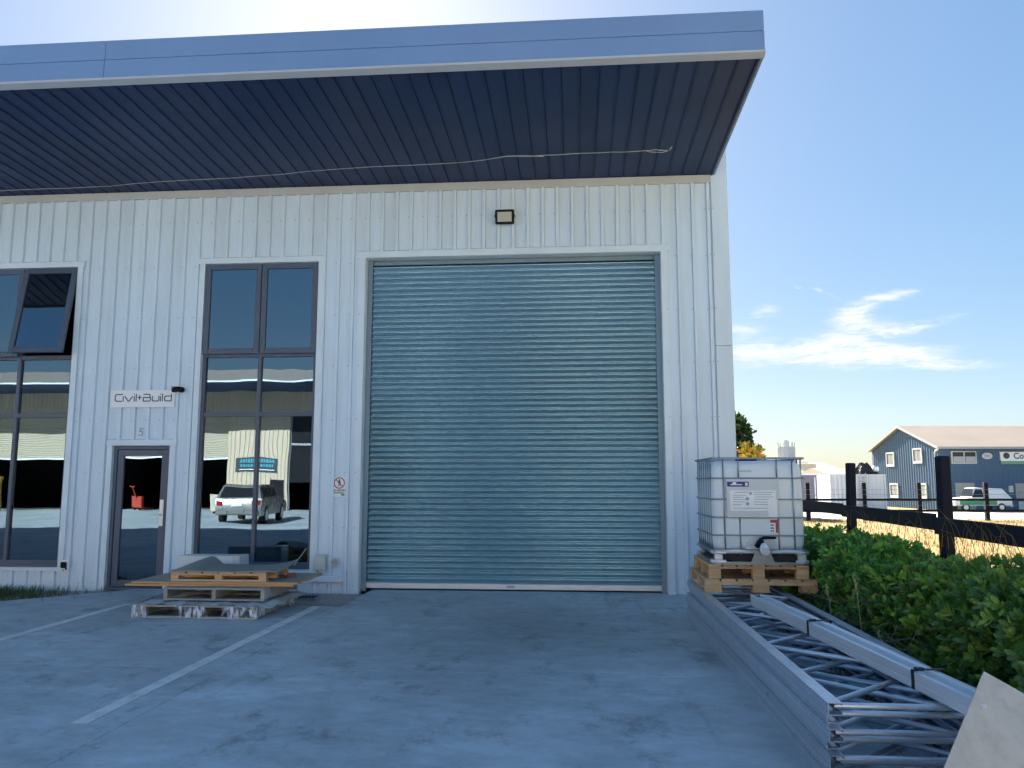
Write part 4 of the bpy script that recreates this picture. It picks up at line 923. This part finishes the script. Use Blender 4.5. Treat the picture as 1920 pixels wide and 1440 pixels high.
grass_stuff('dry_grass', 'straw', field_pts(9000, 5, 18) + field_pts(7000, 14, 34) + field_pts(9000, 3, 30, 1.6), .05, .22, 1.3, 'dry straw coloured grass over the field beyond the fence', .006)

# black post and rail fence
t = thing('paddock_fence', 'black timber post and rail fence behind the hedge', 'fence', (0, 0, 0))
fp = [(3.85, 2.48), (3.664, -.70), (3.465, -3.875), (3.27, -7.05), (3.07, -10.2)]
for i, (x, y) in enumerate(fp):
    mb = MB(); mt = Matrix.Translation((x, y, 0)) @ Matrix.Rotation(R(4 + random.uniform(-3, 3)), 4, 'Z') @ Matrix.Rotation(R((-1.2, 1.6, .5, .3, 0)[i]), 4, 'Y')
    mb.bbox(-.052, .052, -.054, .054, -.4, 1.86, .012, mt); mb.build('post', 'post_black', t)
for (a, b_) in zip(fp, fp[1:]):
    d = Vector((b_[0] - a[0], b_[1] - a[1], 0)); L = d.length
    for z, hh in ((1.21, .155), (.62, .15)):
        mt = Matrix.Translation((a[0] - .085, a[1], z + (.012 if a[1] > -1 else 0))) @ Matrix.Rotation(math.atan2(d.y, d.x), 4, 'Z') @ Matrix.Rotation(R(-.35), 4, 'Y')
        mb = MB(); mb.bbox(.004, L - .004, -.018, .018, -hh / 2, hh / 2, .006, mt); mb.build('rail', 'post_black', t)
vs = []
mb = MB()
for q in range(46):
    y = random.choice([random.gauss(-3.2, .35), random.gauss(-5.0, .5), random.uniform(-6.8, -.6)]); x = 3.664 + (y + .7) * .0626 - .13; z = random.uniform(.95, 1.1); a = random.uniform(-.35, .35)
    mb.tube([(x, y, z), (x - .01, y + a * .3, z + .16), (x - .03, y + a * .9, z + random.uniform(.17, .3))], [.0022, .0018, .001], 4)
o = mb.build('dry_stalks', 'straw', kind='stuff'); o['label'] = 'thin dry grass stalks hanging over the black fence rail'

#==================================================================== FAR SIDE OF THE FIELD
t = thing('field_fence', 'thin grey wire and rail fence far across the field', 'fence', (0, 0, 0))
pp = [far(X, 33.5) for X in (9.5, 12.6, 15.0, 17.35, 20.2, 23.0)]
for p in pp: bevel(MB().box(p.x - .08, p.x + .08, p.y - .08, p.y + .08, ground_z(p.y) - .2, 1.50).build('post', 'post_black', t), .01)
for a, b_ in zip(pp, pp[1:]):
    for z in (.78, .32):
        mb = MB(); mb.tube([(a.x, a.y - .09, z), (b_.x, b_.y - .09, z)], .05, 6); mb.build('rail', 'post_black', t)
    for z in (.55, 1.0, 1.2): MB().tube([(a.x, a.y - .09, z), (b_.x, b_.y - .09, z)], .008, 5).build('wire', 'cage_steel', t)
# blue shed with a gable
def shed():
    t = thing('blue_shed', 'two storey blue metal shed with a beige roof and white windows', 'building')
    zb, ze, za = -1.2, 4.40, 6.38
    c0 = far(36.0, 66.0); U = (RGT * .998 + FWD * .03).normalized(); V = FWD.copy(); Wd, Lg = 11.6, 34.0     # U along the long wall, V along the gable
    V = (FWD - RGT * .02).normalized()
    def pt(u, v, z): p = c0 + U * u + V * v; return (p.x, p.y, z)
    mb = MB(); mb.quad_mesh([pt(0, 0, zb), pt(0, Wd, zb), pt(0, Wd, ze), pt(0, Wd / 2, za), pt(0, 0, ze), pt(Lg, 0, zb), pt(Lg, Wd, zb), pt(Lg, Wd, ze), pt(Lg, Wd / 2, za), pt(Lg, 0, ze)], [(0, 4, 3, 2, 1), (5, 6, 7, 8, 9), (0, 5, 9, 4), (1, 2, 7, 6)]); mb.build('wall', 'shed_blue', t)
    mb = MB()      # ribs of the wall cladding
    for q in range(1, 29):
        v = q * .4; zt = ze + (za - ze) * (1 - abs(v - Wd / 2) / (Wd / 2))
        mb.quad_mesh([pt(-.04, v - .05, zb), pt(-.04, v + .05, zb), pt(-.04, v + .05, zt - .05), pt(-.04, v - .05, zt - .05), pt(0.01, v - .09, zb), pt(.01, v + .09, zb), pt(.01, v + .09, zt - .05), pt(.01, v - .09, zt - .05)], [(0, 3, 2, 1), (4, 7, 3, 0), (1, 2, 6, 5)])
    for q in range(1, 84):
        u = q * .4
        mb.quad_mesh([pt(u - .05, -.04, zb), pt(u + .05, -.04, zb), pt(u + .05, -.04, ze - .05), pt(u - .05, -.04, ze - .05), pt(u - .09, .01, zb), pt(u + .09, .01, zb), pt(u + .09, .01, ze - .05), pt(u - .09, .01, ze - .05)], [(0, 1, 2, 3), (4, 0, 3, 7), (1, 5, 6, 2)])
    mb.build('cladding_rib', 'shed_blue', t, kind='stuff')
    mb = MB(); e = .35
    for s in (0, 1):
        v0, v1 = (-.55, Wd / 2) if s == 0 else (Wd + .2, Wd / 2); z0 = ze - (.19 if s == 0 else .07)
        mb.quad_mesh([pt(-e, v0, z0 + .02), pt(Lg + e, v0, z0 + .02), pt(Lg + e, v1, za + .02), pt(-e, v1, za + .02), pt(-e, v0, z0 + .16), pt(Lg + e, v0, z0 + .16), pt(Lg + e, v1, za + .16), pt(-e, v1, za + .16)], [(0, 3, 2, 1), (4, 5, 6, 7), (0, 1, 5, 4), (0, 4, 7, 3), (1, 2, 6, 5)])
    rf = mb.build('roof', 'roof_beige', t)
    mb = MB(); mb.quad_mesh([pt(-e - .05, -.58, ze - .22), pt(Lg, -.58, ze - .22), pt(Lg, -.70, ze - .22), pt(-e - .05, -.70, ze - .22), pt(-e - .05, -.58, ze - .04), pt(Lg, -.58, ze - .04), pt(Lg, -.70, ze - .04), pt(-e - .05, -.70, ze - .04)], [(0, 1, 2, 3), (3, 2, 6, 7), (7, 6, 5, 4), (0, 3, 7, 4)]); mb.build('gutter', 'shed_grey', rf)
    mb = MB()
    for s in (0, 1):
        a, b_ = ((-.6, ze - .19), (Wd / 2, za + .02)) if s == 0 else ((Wd + .22, ze - .07), (Wd / 2, za + .02))
        mb.quad_mesh([pt(-e - .03, a[0], a[1] - .06), pt(-e - .03, b_[0], b_[1] - .06), pt(-e - .03, b_[0], b_[1] + .17), pt(-e - .03, a[0], a[1] + .17), pt(-e - .004, a[0], a[1] - .06), pt(-e - .004, b_[0], b_[1] - .06), pt(-e - .004, b_[0], b_[1] + .17), pt(-e - .004, a[0], a[1] + .17)], [(0, 3, 2, 1) if s == 0 else (0, 1, 2, 3), (3, 7, 6, 2), (0, 1, 5, 4)])
    mb.build('barge_board', 'shed_grey', rf)
    def gwin(v, z, w, h):
        mb = MB(); q = [(v - w / 2, z - h / 2), (v + w / 2, z - h / 2), (v + w / 2, z + h / 2), (v - w / 2, z + h / 2)]
        o_ = [(v - w / 2 - .12, z - h / 2 - .22), (v + w / 2 + .12, z - h / 2 - .22), (v + w / 2 + .12, z + h / 2 + .12), (v - w / 2 - .12, z + h / 2 + .12)]
        vs = [pt(-.12, a, c) for a, c in o_] + [pt(-.12, a, c) for a, c in q] + [pt(.02, a, c) for a, c in o_]
        mb.quad_mesh(vs, [f for i in range(4) for f in ((i, 4 + i, 4 + (i + 1) % 4, (i + 1) % 4), (i, (i + 1) % 4, 8 + (i + 1) % 4, 8 + i))]); w_o = mb.build('window', 'window_white', t)
        mb = MB(); mb.quad_mesh([pt(-.07, a, c) for a, c in q], [(0, 3, 2, 1)])
        mb.quad_mesh([pt(-.10, v - .03, z - h / 2), pt(-.10, v + .03, z - h / 2), pt(-.10, v + .03, z + h / 2), pt(-.10, v - .03, z + h / 2)], [(0, 3, 2, 1)]); mb.build('pane', 'window_pane_far', w_o)
    for v, z in ((7.9, 3.55), (3.1, 3.75), (7.5, .65), (2.7, .68)): gwin(v, z, 1.25, 1.0)
    def front(name, u0, u1, z0, z1, m, d=.10, par=None):
        mb = MB(); mb.quad_mesh([pt(u0, -d, z0), pt(u1, -d, z0), pt(u1, -d, z1), pt(u0, -d, z1), pt(u0, 0, z0), pt(u1, 0, z0), pt(u1, 0, z1), pt(u0, 0, z1)], [(0, 1, 2, 3), (4, 0, 3, 7), (1, 5, 6, 2), (3, 2, 6, 7), (4, 5, 1, 0)]); return mb.build(name, m, par or t)
    wf = front('window', 1.1, 3.25, 2.95, 4.0, 'window_white'); 
    for a, b_ in ((1.2, 2.12), (2.24, 3.15)): front('pane', a, b_, 3.05, 3.92, 'car_glass', .13, wf)
    for a, b_ in ((1.22, 2.10), (2.26, 3.13)): front('blind', a, b_, 3.07, 3.55, 'label_grey', .15, wf)
    front('door', 1.25, 2.9, -.95, 1.35, 'window_pane_far'); front('door', 6.4, 7.9, -.05, 1.3, 'window_pane_far'); front('wall_panel', 6.6, 7.9, -.95, -.2, 'label_plate')
    front('notice', 5.85, 6.2, .55, 1.1, 'label_plate')
    # round sign and shop board
    def pmat(u, z, d): p = Vector(pt(u, -d, z)); return Matrix.Translation(p) @ Matrix.Rotation(math.atan2(U.y, U.x), 4, 'Z')
    m0 = pmat(4.12, 3.60, .14); mb = MB(); mb.prism([(.45 * math.cos(a), .27 * math.sin(a)) for a in [2 * math.pi * q / 24 for q in range(24)]], -.05, .02, 'y', m0); oval = mb.build('oval_sign', 'window_white', t)
    mb = MB(); mb.prism([(.30 * math.cos(a), .12 * math.sin(a)) for a in [2 * math.pi * q / 20 for q in range(20)]], -.06, -.052, 'y', m0); mb.build('oval_mark', 'label_grey', oval)
    sb = front('shop_board', 5.3, 12.5, 2.95, 3.95, 'sign_white', .14); front('green_band', 5.3, 12.5, 2.92, 3.18, 'sign_green', .17, sb)
    mb = MB(); mb.prism([(.26 * math.cos(a) + 5.85 - 5.85, .26 * math.sin(a)) for a in [2 * math.pi * q / 18 for q in range(18)]], -.05, .0, 'y', pmat(5.78, 3.62, .15)); mb.build('board_emblem', 'sign_ink', sb)
    mb = MB(); text_mesh('Coun', .72, pmat(7.2, 3.37, .155) @ Matrix.Rotation(R(90), 4, 'X'), mb, .01); mb.build('lettering', 'sign_ink', sb)
    mb = MB(); a0 = pt(-.10, .25, zb); mb.tube([pt(-.12, .30, zb), pt(-.12, .30, 3.85), pt(-.2, .0, 4.02), pt(-.3, -.6, 4.15)], .07, 8); mb.build('downpipe', 'label_plate', t)
shed()

# parked ute / estate builder
def car(name, label, loc, rz, paint, L=4.5, wagon=True, green=False):
    t = thing(name, label, 'car', loc, rz); h = L / 2
    if wagon: low = [(-h, .32), (-h - .03, .55), (-h + .02, .80), (-h + .06, .93), (h - 1.25, .90), (h - .15, .72), (h, .55), (h - .04, .30)]; top = [(-h + .06, .93), (-h + .42, 1.40), (-h + .9, 1.47), (.35, 1.46), (h - 1.25, .92)]
    else: low = [(-h, .45), (-h, 1.02), (h - 1.35, 1.05), (h - .2, .92), (h, .75), (h - .03, .42)]; top = [(-h + .02, 1.03), (-h + .55, 1.72), (.1, 1.80), (.55, 1.76), (h - 1.45, 1.06)]
    hw = .84; n = len(low); secs = [(-hw, .96), (-hw + .05, 1), (hw - .05, 1), (hw, .96)]
    mb = MB(); vs = [(x, y, .30 + (z - .30) * s if True else z) for y, s in secs for x, z in low]
    mb.quad_mesh(vs, [(i * n + k_, i * n + (k_ + 1) % n, (i + 1) * n + (k_ + 1) % n, (i + 1) * n + k_) for i in range(3) for k_ in range(n)] + [tuple(range(n)), tuple(range(3 * n, 4 * n))[::-1]])
    smooth_by_angle(mb.build('body', paint, t))
    nt_ = len(top); vs = []; mb = MB()
    for s in (-1, 1): vs += [(x, s * (hw - .03 - .17 * max(0, (z - .95) / .5)), z - .01) for x, z in top]
    mb.quad_mesh(vs, [(k_, k_ + 1, nt_ + k_ + 1, nt_ + k_) for k_ in range(nt_ - 1)] + [tuple(range(nt_))[::-1], tuple(range(nt_, 2 * nt_))]); smooth_by_angle(mb.build('cabin', paint, t))
    def ya(z): return hw - .03 - .17 * max(0, (z - .95) / .5)
    zt = top[2][1] - .12; zb = top[0][1] + .04
    for s in (-1, 1):
        for x0_, x1_, k0, k1 in ((-h + .45, -h + 1.35, .22, 0), (-h + 1.45, -.2, 0, 0), (-.1, h - 1.75, 0, .45)):
            if not wagon and x1_ < -.1: continue
            mb = MB(); q = [(x0_, zb), (x1_ + k1 * .8, zb), (x1_ - (.1 if k1 else 0), zt), (x0_ + k0 * .4, zt)]
            mb.quad_mesh([(x, s * (ya(z) + .006), z) for x, z in q], [(0, 1, 2, 3) if s < 0 else (3, 2, 1, 0)]); mb.build('side_window', 'car_glass', t)
    a, b_ = top[0], top[1]; f = lambda u: (a[0] + (b_[0] - a[0]) * u - .012, a[1] + (b_[1] - a[1]) * u)
    mb = MB(); q0, q1 = f(.14), f(.9); mb.quad_mesh([(q0[0], -.68, q0[1]), (q0[0], .68, q0[1]), (q1[0], .58, q1[1]), (q1[0], -.58, q1[1])], [(0, 3, 2, 1)]); mb.build('rear_window', 'car_glass', t)
    a, b_ = top[-1], top[-2]; f = lambda u: (a[0] + (b_[0] - a[0]) * u + .012, a[1] + (b_[1] - a[1]) * u)
    mb = MB(); q0, q1 = f(.1), f(.92); mb.quad_mesh([(q0[0], -.70, q0[1]), (q0[0], .70, q0[1]), (q1[0], .58, q1[1]), (q1[0], -.58, q1[1])], [(0, 1, 2, 3)]); mb.build('windscreen', 'car_glass', t)
    for s in (-1, 1):
        MB().bbox(-h - .035, -h + .10, min(s * .55, s * .80), max(s * .55, s * .80), .68, .86, .02).build('tail_light', 'tail_light', t)
        MB().bbox(h - .16, h - .02, min(s * .5, s * .78), max(s * .5, s * .78), .55, .70, .02).build('headlight', 'pale_aluminium', t)
        for x in (-h + .85, h - .85):
            w = MB().tube([(x, s * (hw - .19), .31), (x, s * (hw + .008), .31)], .31, 22).build('wheel', 'tyre', t); MB().tube([(x, s * (hw + .0085), .31), (x, s * (hw + .018), .31)], .19, 16).build('rim', 'pale_aluminium', w)
        if green: MB().bbox(-h + 1.2, h - .4, min(s * (hw - .01), s * (hw + .012)), max(s * (hw - .01), s * (hw + .012)), .50, .80, .004).build('green_stripe', 'car_green', t)
    MB().bbox(-h - .10, -h + .05, -.78, .78, .34, .52, .03).build('bumper', paint, t); MB().box(-h - .055, -h - .035, -.19, .19, .66, .78).build('number_plate', 'sign_white', t)
    return t
cp_ = far((1828 - 960) / 1470 * 60.5, 60.5)
u_ = car('white_ute', 'white ute with a pale canopy and green side stripe parked by the blue shed', (cp_.x, cp_.y, ground_z(cp_.y) + .16), math.pi + YAW * -1 + R(3), 'car_white', 4.5, False, True)

# containers
def container(name, label, Zd, px0, px1, zt, m, ladder=False, deep=2.4, cat='container'):
    X0_, X1_ = (px0 - 960) / 1470 * Zd, (px1 - 960) / 1470 * Zd; p0 = far(X0_, Zd); gz = ground_z(p0.y)
    t = thing(name, label, cat, (p0.x, p0.y, gz + .05), -YAW); Lc, H = X1_ - X0_, zt - gz - .05
    MB().box(.05, Lc - .05, .05, deep, .12, H - .06).build('body', m, t)
    mb = MB(); n = int(Lc / .28)
    for q in range(n):
        x = .06 + q * (Lc - .12) / n; w = (Lc - .12) / n; mb.prism([(x, .05), (x + w * .2, .01), (x + w * .55, .01), (x + w * .75, .05)], .15, H - .12, 'z')
    mb.build('corrugation', m, t)
    mb = MB()
    for z in (0, H - .12): mb.box(0, Lc, -.01, .08, z, z + .12)
    for x in (0, Lc - .1): mb.box(x, x + .1, -.012, .085, .121, H - .121)
    mb.build('frame', m if not ladder else 'container_white', t)
    if ladder:
        mb = MB(); xl = Lc * .52
        for x in (xl, xl + .42): mb.tube([(x, -.10, .2), (x, -.10, H + .1)], .025, 6)
        for q in range(9): mb.tube([(xl, -.10, .35 + q * .25), (xl + .42, -.10, .35 + q * .25)], .018, 6)
        mb.build('ladder', 'cage_steel', t)
    return t, Lc, H, gz
tc, Lc, H, gz = container('white_container', 'white corrugated container with a ladder on its side across the field', 53, 1556, 1661, 1.98, 'container_white', True)
tp_ = thing('tarp_heap', 'dark crumpled heap lying on the roof of the white container', 'heap', tuple(tc.matrix_basis @ Vector((Lc * .72, .9, H - .055))))
mb = MB(); ring = []
for j in range(6):
    for i in range(16):
        a = i * math.pi / 8; r_ = (1 - (j / 5) ** 1.6) * (.68 + .2 * math.sin(i * 2.3 + j)) + .02; ring.append((r_ * 1.25 * math.cos(a) + (.25 * j / 5 * math.sin(i)), r_ * .8 * math.sin(a), .72 * j / 5 * (1 + .25 * math.sin(i * 1.7))))
mb.quad_mesh(ring, [(j * 16 + i, j * 16 + (i + 1) % 16, (j + 1) * 16 + (i + 1) % 16, (j + 1) * 16 + i) for j in range(5) for i in range(16)] + [tuple(range(80, 96))]); mb.build('heap', 'tarp_black', tp_)
mb = MB(); mb.bbox(.55, .95, -.3, .1, .25, .62, .08); mb.build('white_bag', 'sign_white', tp_)
tc2, L2, H2, g2 = container('purple_container', 'dull purple grey container with a white mark, left of the white container', 58, 1500, 1553, 1.95, 'container_purple')
mb = MB(); mb.box(L2 * .50, L2 * .52 + .04, -.03, -.0125, .15, H2 - .15); mb.build('white_post', 'container_white', tc2)
mb = MB(); mb.box(L2 * .60, L2 * .80, -.02, .0, H2 * .74, H2 * .80); mb.box(L2 * .62, L2 * .72, -.02, .0, H2 * .60, H2 * .72); mb.build('white_mark', 'container_white', tc2)
mb = MB(); mb.box(.0, L2, -.02, .12, H2 + .002, H2 + .14); mb.build('top_rail', 'container_white', tc2)
# low pale sheds and silo in the distance
for nm, lab, Zd, p0_, p1_, zt_, m in (('far_shed', 'long low pale shed behind the containers', 112, 1470, 1567, 3.6, 'shed_grey'), ('far_block', 'small pale rooftop block standing above the far shed', 105, 1507, 1531, 4.1, 'silo_white'), ('sunlit_shed', 'cream roofed shed just left of the blue shed', 90, 1558, 1625, 2.5, 'far_paving')):
    a = far((p0_ - 960) / 1470 * Zd, Zd); b_ = far((p1_ - 960) / 1470 * Zd, Zd); Lx = (b_ - a).length
    t = thing(nm, lab, 'building', (a.x, a.y, -1.0), -YAW); MB().box(0, Lx, 0, 10, 0, zt_ + .6).build('wall', m, t)
    mb = MB(); mb.prism([(-.4, zt_ + .6), (10.4, zt_ + .6), (5, zt_ + 1.5 if nm != 'far_block' else zt_ + .75)], -.3, Lx + .3, 'x'); mb.build('roof', 'roof_beige' if nm == 'sunlit_shed' else m, t)
    for q in range(3): mb = MB(); mb.box(Lx * (.15 + .3 * q), Lx * (.15 + .3 * q) + min(1.2, Lx * .15), -.05, .0, 1.6, 2.9); mb.build('window', 'window_pane_far', t)
p = far((1477 - 960) / 1470 * 120, 120); t = thing('silo', 'pale round silo with a crown of short rails in the far distance', 'silo', (p.x, p.y, -1))
mb = MB(); mb.tube([(0, 0, 0), (0, 0, 7.6)], 1.22, 20); [mb.tube([(1.24 * math.cos(a), 1.24 * math.sin(a), .2), (1.24 * math.cos(a), 1.24 * math.sin(a), 7.5)], .06, 5) for a in [q * math.pi / 6 for q in range(12)]]; mb.build('drum', 'silo_white', t)
mb = MB(); [mb.tube([(1.15 * math.cos(a), 1.15 * math.sin(a), 7.6), (1.25 * math.cos(a), 1.25 * math.sin(a), 8.25 + .15 * math.sin(3 * a))], .09, 5) for a in [q * math.pi / 6 for q in range(12)]]; mb.tube([(0, 0, 7.6), (0, 0, 8.6)], [.45, .3], 10); mb.build('crown_rail', 'silo_white', t)
# dead branch lying across the near fence post
# trees beyond the building corner
def tree(name, label, X, Z, h, r, n, tints, L, Wd, z0c, lobes=9):
    p = far(X, Z); gz = ground_z(p.y); t = thing(name, label, 'tree', (p.x, p.y, gz)); C_, D_ = [], []
    mb = MB(); mb.tube([(0, 0, 0), (.05, .02, h * .3), (0, 0, h * .6), (.05, 0, h * .92)], [.22, .17, .10, .03], 8)
    lb = []
    for q in range(lobes):
        a = rng.uniform(0, 6.28); zc = rng.uniform(z0c, h * .92); rr_ = r * rng.uniform(.2, .75) * (1 - .45 * (zc / h)); c = np.array([math.cos(a) * rr_, math.sin(a) * rr_, zc]); lb.append((c, r * rng.uniform(.32, .52)))
        mb.tube([(0, 0, max(.3, zc - .9)), (c[0] * .6, c[1] * .6, zc - .25), tuple(c)], [.07, .05, .02], 6)
    lb.append((np.array([0, 0, h * .9]), r * .3))
    mb.build('trunk', 'bark', t)
    for _ in range(n):
        c, s = lb[rng.integers(len(lb))]; v = rng.normal(size=3); v /= np.linalg.norm(v); C_.append(c + v * s * rng.uniform(.3, 1.08) ** .5); D_.append(v + np.array([0, 0, .3]))
    link('crown', leaves_mesh('crown', C_, D_, 7, L, Wd, tints), t); return t
tree('dark_tree', 'dark green tree showing past the right corner of the white building', 11.55, 41, 5.25, 2.2, 1400, [(.03, .06, .02), (.04, .075, .02), (.025, .05, .02)], .24, .12, 1.6)
tree('sun_tinted_bush', 'bush with backlight painted into its yellow leaves at the foot of the dark tree behind the tank', 11.9, 38.5, 3.3, 1.7, 520, [(.80, .62, .08), (.72, .56, .10), (.22, .24, .05), (.75, .42, .12)], .20, .11, .9, 8)  # yellow tints carry the sunlight glowing through the leaves

#==================================================================== THE UNIT ACROSS THE YARD (seen mirrored in the glass)
OY = -28.0
t = thing('opposite_unit', 'sunlit cream industrial unit across the yard, mirrored in the windows', 'building', (0, 0, 0))
ops = [(-34.5, -26.98, 4.9), (-24.6, -18.15, 4.9), (-14.9, -9.0, 5.2), (-6.6, -2.0, 5.0), (4, 9, 5.0)]
xx = sorted({-62, 32} | {a for o in ops for a in o[:2]})
mb = MB()
for a, b_ in zip(xx, xx[1:]):
    op = next((o for o in ops if o[0] <= a and b_ <= o[1]), None); z0 = op[2] if op else -.1
    mb.box(a, b_, OY - .2, OY - .01, z0, 6.9)
    if True:
        k0 = int(math.ceil(a / .2278)); 
        for k_ in range(k0, int(b_ / .2278) + 1):
            x = k_ * .2278
            if a + .03 < x < b_ - .03: mb.prism([(x - .03, OY - .01), (x + .03, OY - .01), (x + .018, OY + .025), (x - .018, OY + .025)], z0, 6.2, 'z')
mb.build('wall', 'opp_wall', t)
MB().box(-62, 32, OY - 9, OY - 8.9, -.1, 6.5).build('back_wall', 'dark_interior', t); MB().box(-62, 32, OY - 9, OY - .21, 6.0, 6.1).build('ceiling', 'dark_interior', t)
mb = MB(); [mb.box(x, x + .1, OY - 8.9, OY - .21, -.1, 6.0) for x in (-26.5, -16.5, -7.8, 0)]; mb.build('inner_wall', 'dark_interior', t)
mb = MB(); mb.box(-62, 32, OY - 9, OY, -.3, -.02); mb.build('inner_floor', 'interior_floor', t)
for (a, b_, zt) in ops:
    zb = 2.80 if a < -15 else (1.5 if a < -8 else 0)
    dm = 'opp_door' if a < -15 else 'car_glass'
    rd2 = MB().box(a, b_, OY - .24, OY - .21, zb, zt).build('roller_door' if dm == 'opp_door' else 'glazing', dm, t)
    if dm == 'opp_door':
        mb = MB(); q = int((zt - zb) / .09)
        for k_ in range(q): mb.prism([(OY - .21, zb + k_ * .09), (OY - .18, zb + k_ * .09 + .045), (OY - .21, zb + k_ * .09 + .09)], a + .03, b_ - .03, 'x')
        mb.build('slat_curtain', 'opp_door', rd2, kind='stuff'); MB().box(a, b_, OY - .25, OY - .17, zb - .09, zb - .005).build('bottom_rail', 'sign_white', rd2)
    else:
        mb = MB()
        for k_ in range(5): x = a + k_ * (b_ - a - .06) / 4; mb.box(x, x + .06, OY - .20, OY - .14, -.05, zt)
        mb.box(a, b_, OY - .205, OY - .15, 3.4, 3.5); mb.build('glazing_bar', 'shed_grey', rd2)
mb = MB(); mb.prism([(OY, 6.25), (OY + 3.2, 6.36), (OY + 3.2, 6.5), (OY, 6.5)], -62, 32, 'x'); mb.build('soffit', 'soffit_navy', t)
MB().box(-62, 32, OY + 3.2, OY + 3.25, 6.44, 6.95).build('fascia', 'opp_fascia', t); MB().box(-62, 32, OY + 3.2, OY + 3.29, 6.36, 6.435).build('fascia_lip', 'trim_white', t)
mb = MB(); mb.prism([(OY + 3.0, 6.8), (OY - 9, 6.9), (OY - 9, 7.0), (OY + 3.0, 6.9)], -62, 32, 'x'); mb.build('roof', 'roof_beige', t)
t = thing('banner_sign', 'black banner sign with teal lettering on the cream wall across the yard', 'sign', (-16.55, OY + .05, 2.38))
MB().box(-1.08, 1.08, -.02, .0, -.36, .36).build('sign_board', 'sign_ink', t)
mb = MB(); random.seed(3)
for z, h_ in ((.12, .17), (-.10, .14)):
    x = -.85
    while x < .8: w = random.uniform(.06, .14); mb.box(x, x + w, .001, .006, z, z + h_); x += w + .04
mb.build('teal_band', 'sign_teal', t); mb = MB(); mb.box(-.9, .9, .001, .006, -.27, -.23); mb.build('white_band', 'sign_white', t)
mb = MB(); mb.box(-15.9, -15.05, OY + .03, OY + .06, .0, 2.0 - .35); tag(mb.build('dark_doorway', 'car_glass'), 'dark glazed side door under the banner sign across the yard', 'door')
car('silver_wagon', 'silver station wagon parked across the yard, mirrored in the window', (-12.75, -18.6, 0), R(-99) , 'car_silver', 4.5, True)
t = thing('air_conditioner', 'cream outdoor air conditioner unit beside the silver wagon, mirrored in the window', 'air conditioner', (-17.0, -25.2, .06))
MB().bbox(-.62, .62, -.2, .2, .05, .86, .02).build('case', 'opp_wall', t); mb = MB(); mb.tube([(-.22, .2, .46), (-.22, .215, .46)], .30, 24); mb.build('fan_grille', 'label_grey', t)
mb = MB(); mb.box(-.5, -.42, -.2, .2, -.06, .05); mb.box(.42, .5, -.2, .2, -.06, .05); mb.build('foot', 'black_plastic', t)
t = thing('pallet_truck', 'red hand pallet truck in the open doorway across the yard, mirrored in the glazed door', 'pallet truck', (-23.3, OY - .6, .0))
mb = MB(); mb.bbox(-.3, .3, -.12, .12, .12, .75, .03); mb.box(-.28, -.1, -1.1, -.12, .08, .14); mb.box(.1, .28, -1.1, -.12, .08, .14); mb.build('body', 'red_paint', t)
mb = MB(); mb.tube([(0, .1, .6), (0, .45, 1.25), (-.15, .48, 1.3)], .03, 8); mb.tube([(0, .45, 1.25), (.15, .48, 1.3)], .03, 8); mb.build('handle', 'red_paint', t); mb = MB(); [mb.tube([(x - .04, .05, .09), (x + .04, .05, .09)], .09, 14) for x in (-.15, .15)]; mb.build('wheel', 'black_plastic', t)
t = thing('yellow_stand', 'yellow timber stand in the open doorway across the yard, mirrored in the left window', 'stand', (-30.9, OY + .5, .0))
for x in (-.55, .55): MB().bbox(x - .12, x + .12, -.1, .1, 0, 1.6, .01).build('leg', 'yellow_paint', t)
MB().bbox(-.7, .7, -.14, .14, 1.6, 1.8, .02).build('top', 'yellow_paint', t)
# things just inside the window glass
t = thing('office_chair', 'pale backed chair just inside the window behind the carton', 'chair', (-4.95, .95, -.02))
mb = MB(); mb.bbox(-.24, .24, -.05, .02, .55, 1.0, .04); mb.build('backrest', 'label_plate', t); mb = MB(); mb.bbox(-.24, .24, .03, .48, .42, .50, .03); mb.build('seat', 'label_plate', t)
mb = MB(); mb.tube([(0, .25, .08), (0, .25, .42)], .03, 8); [mb.tube([(0, .25, .10), (.28 * math.cos(a), .25 + .28 * math.sin(a), .05)], .02, 6) for a in [q * 2 * math.pi / 5 for q in range(5)]]; mb.build('base', 'black_plastic', t)
t = thing('orange_case', 'orange tool case on the floor just inside the window', 'case', (-4.25, .75, -.02))
MB().bbox(-.24, .24, -.12, .12, 0, .32, .03).build('shell', 'orange_plastic', t); mb = MB(); mb.tube([(-.1, 0, .32), (-.1, 0, .38), (.1, 0, .38), (.1, 0, .32)], .014, 8); mb.build('handle', 'black_plastic', t)
bpy.context.view_layer.update()
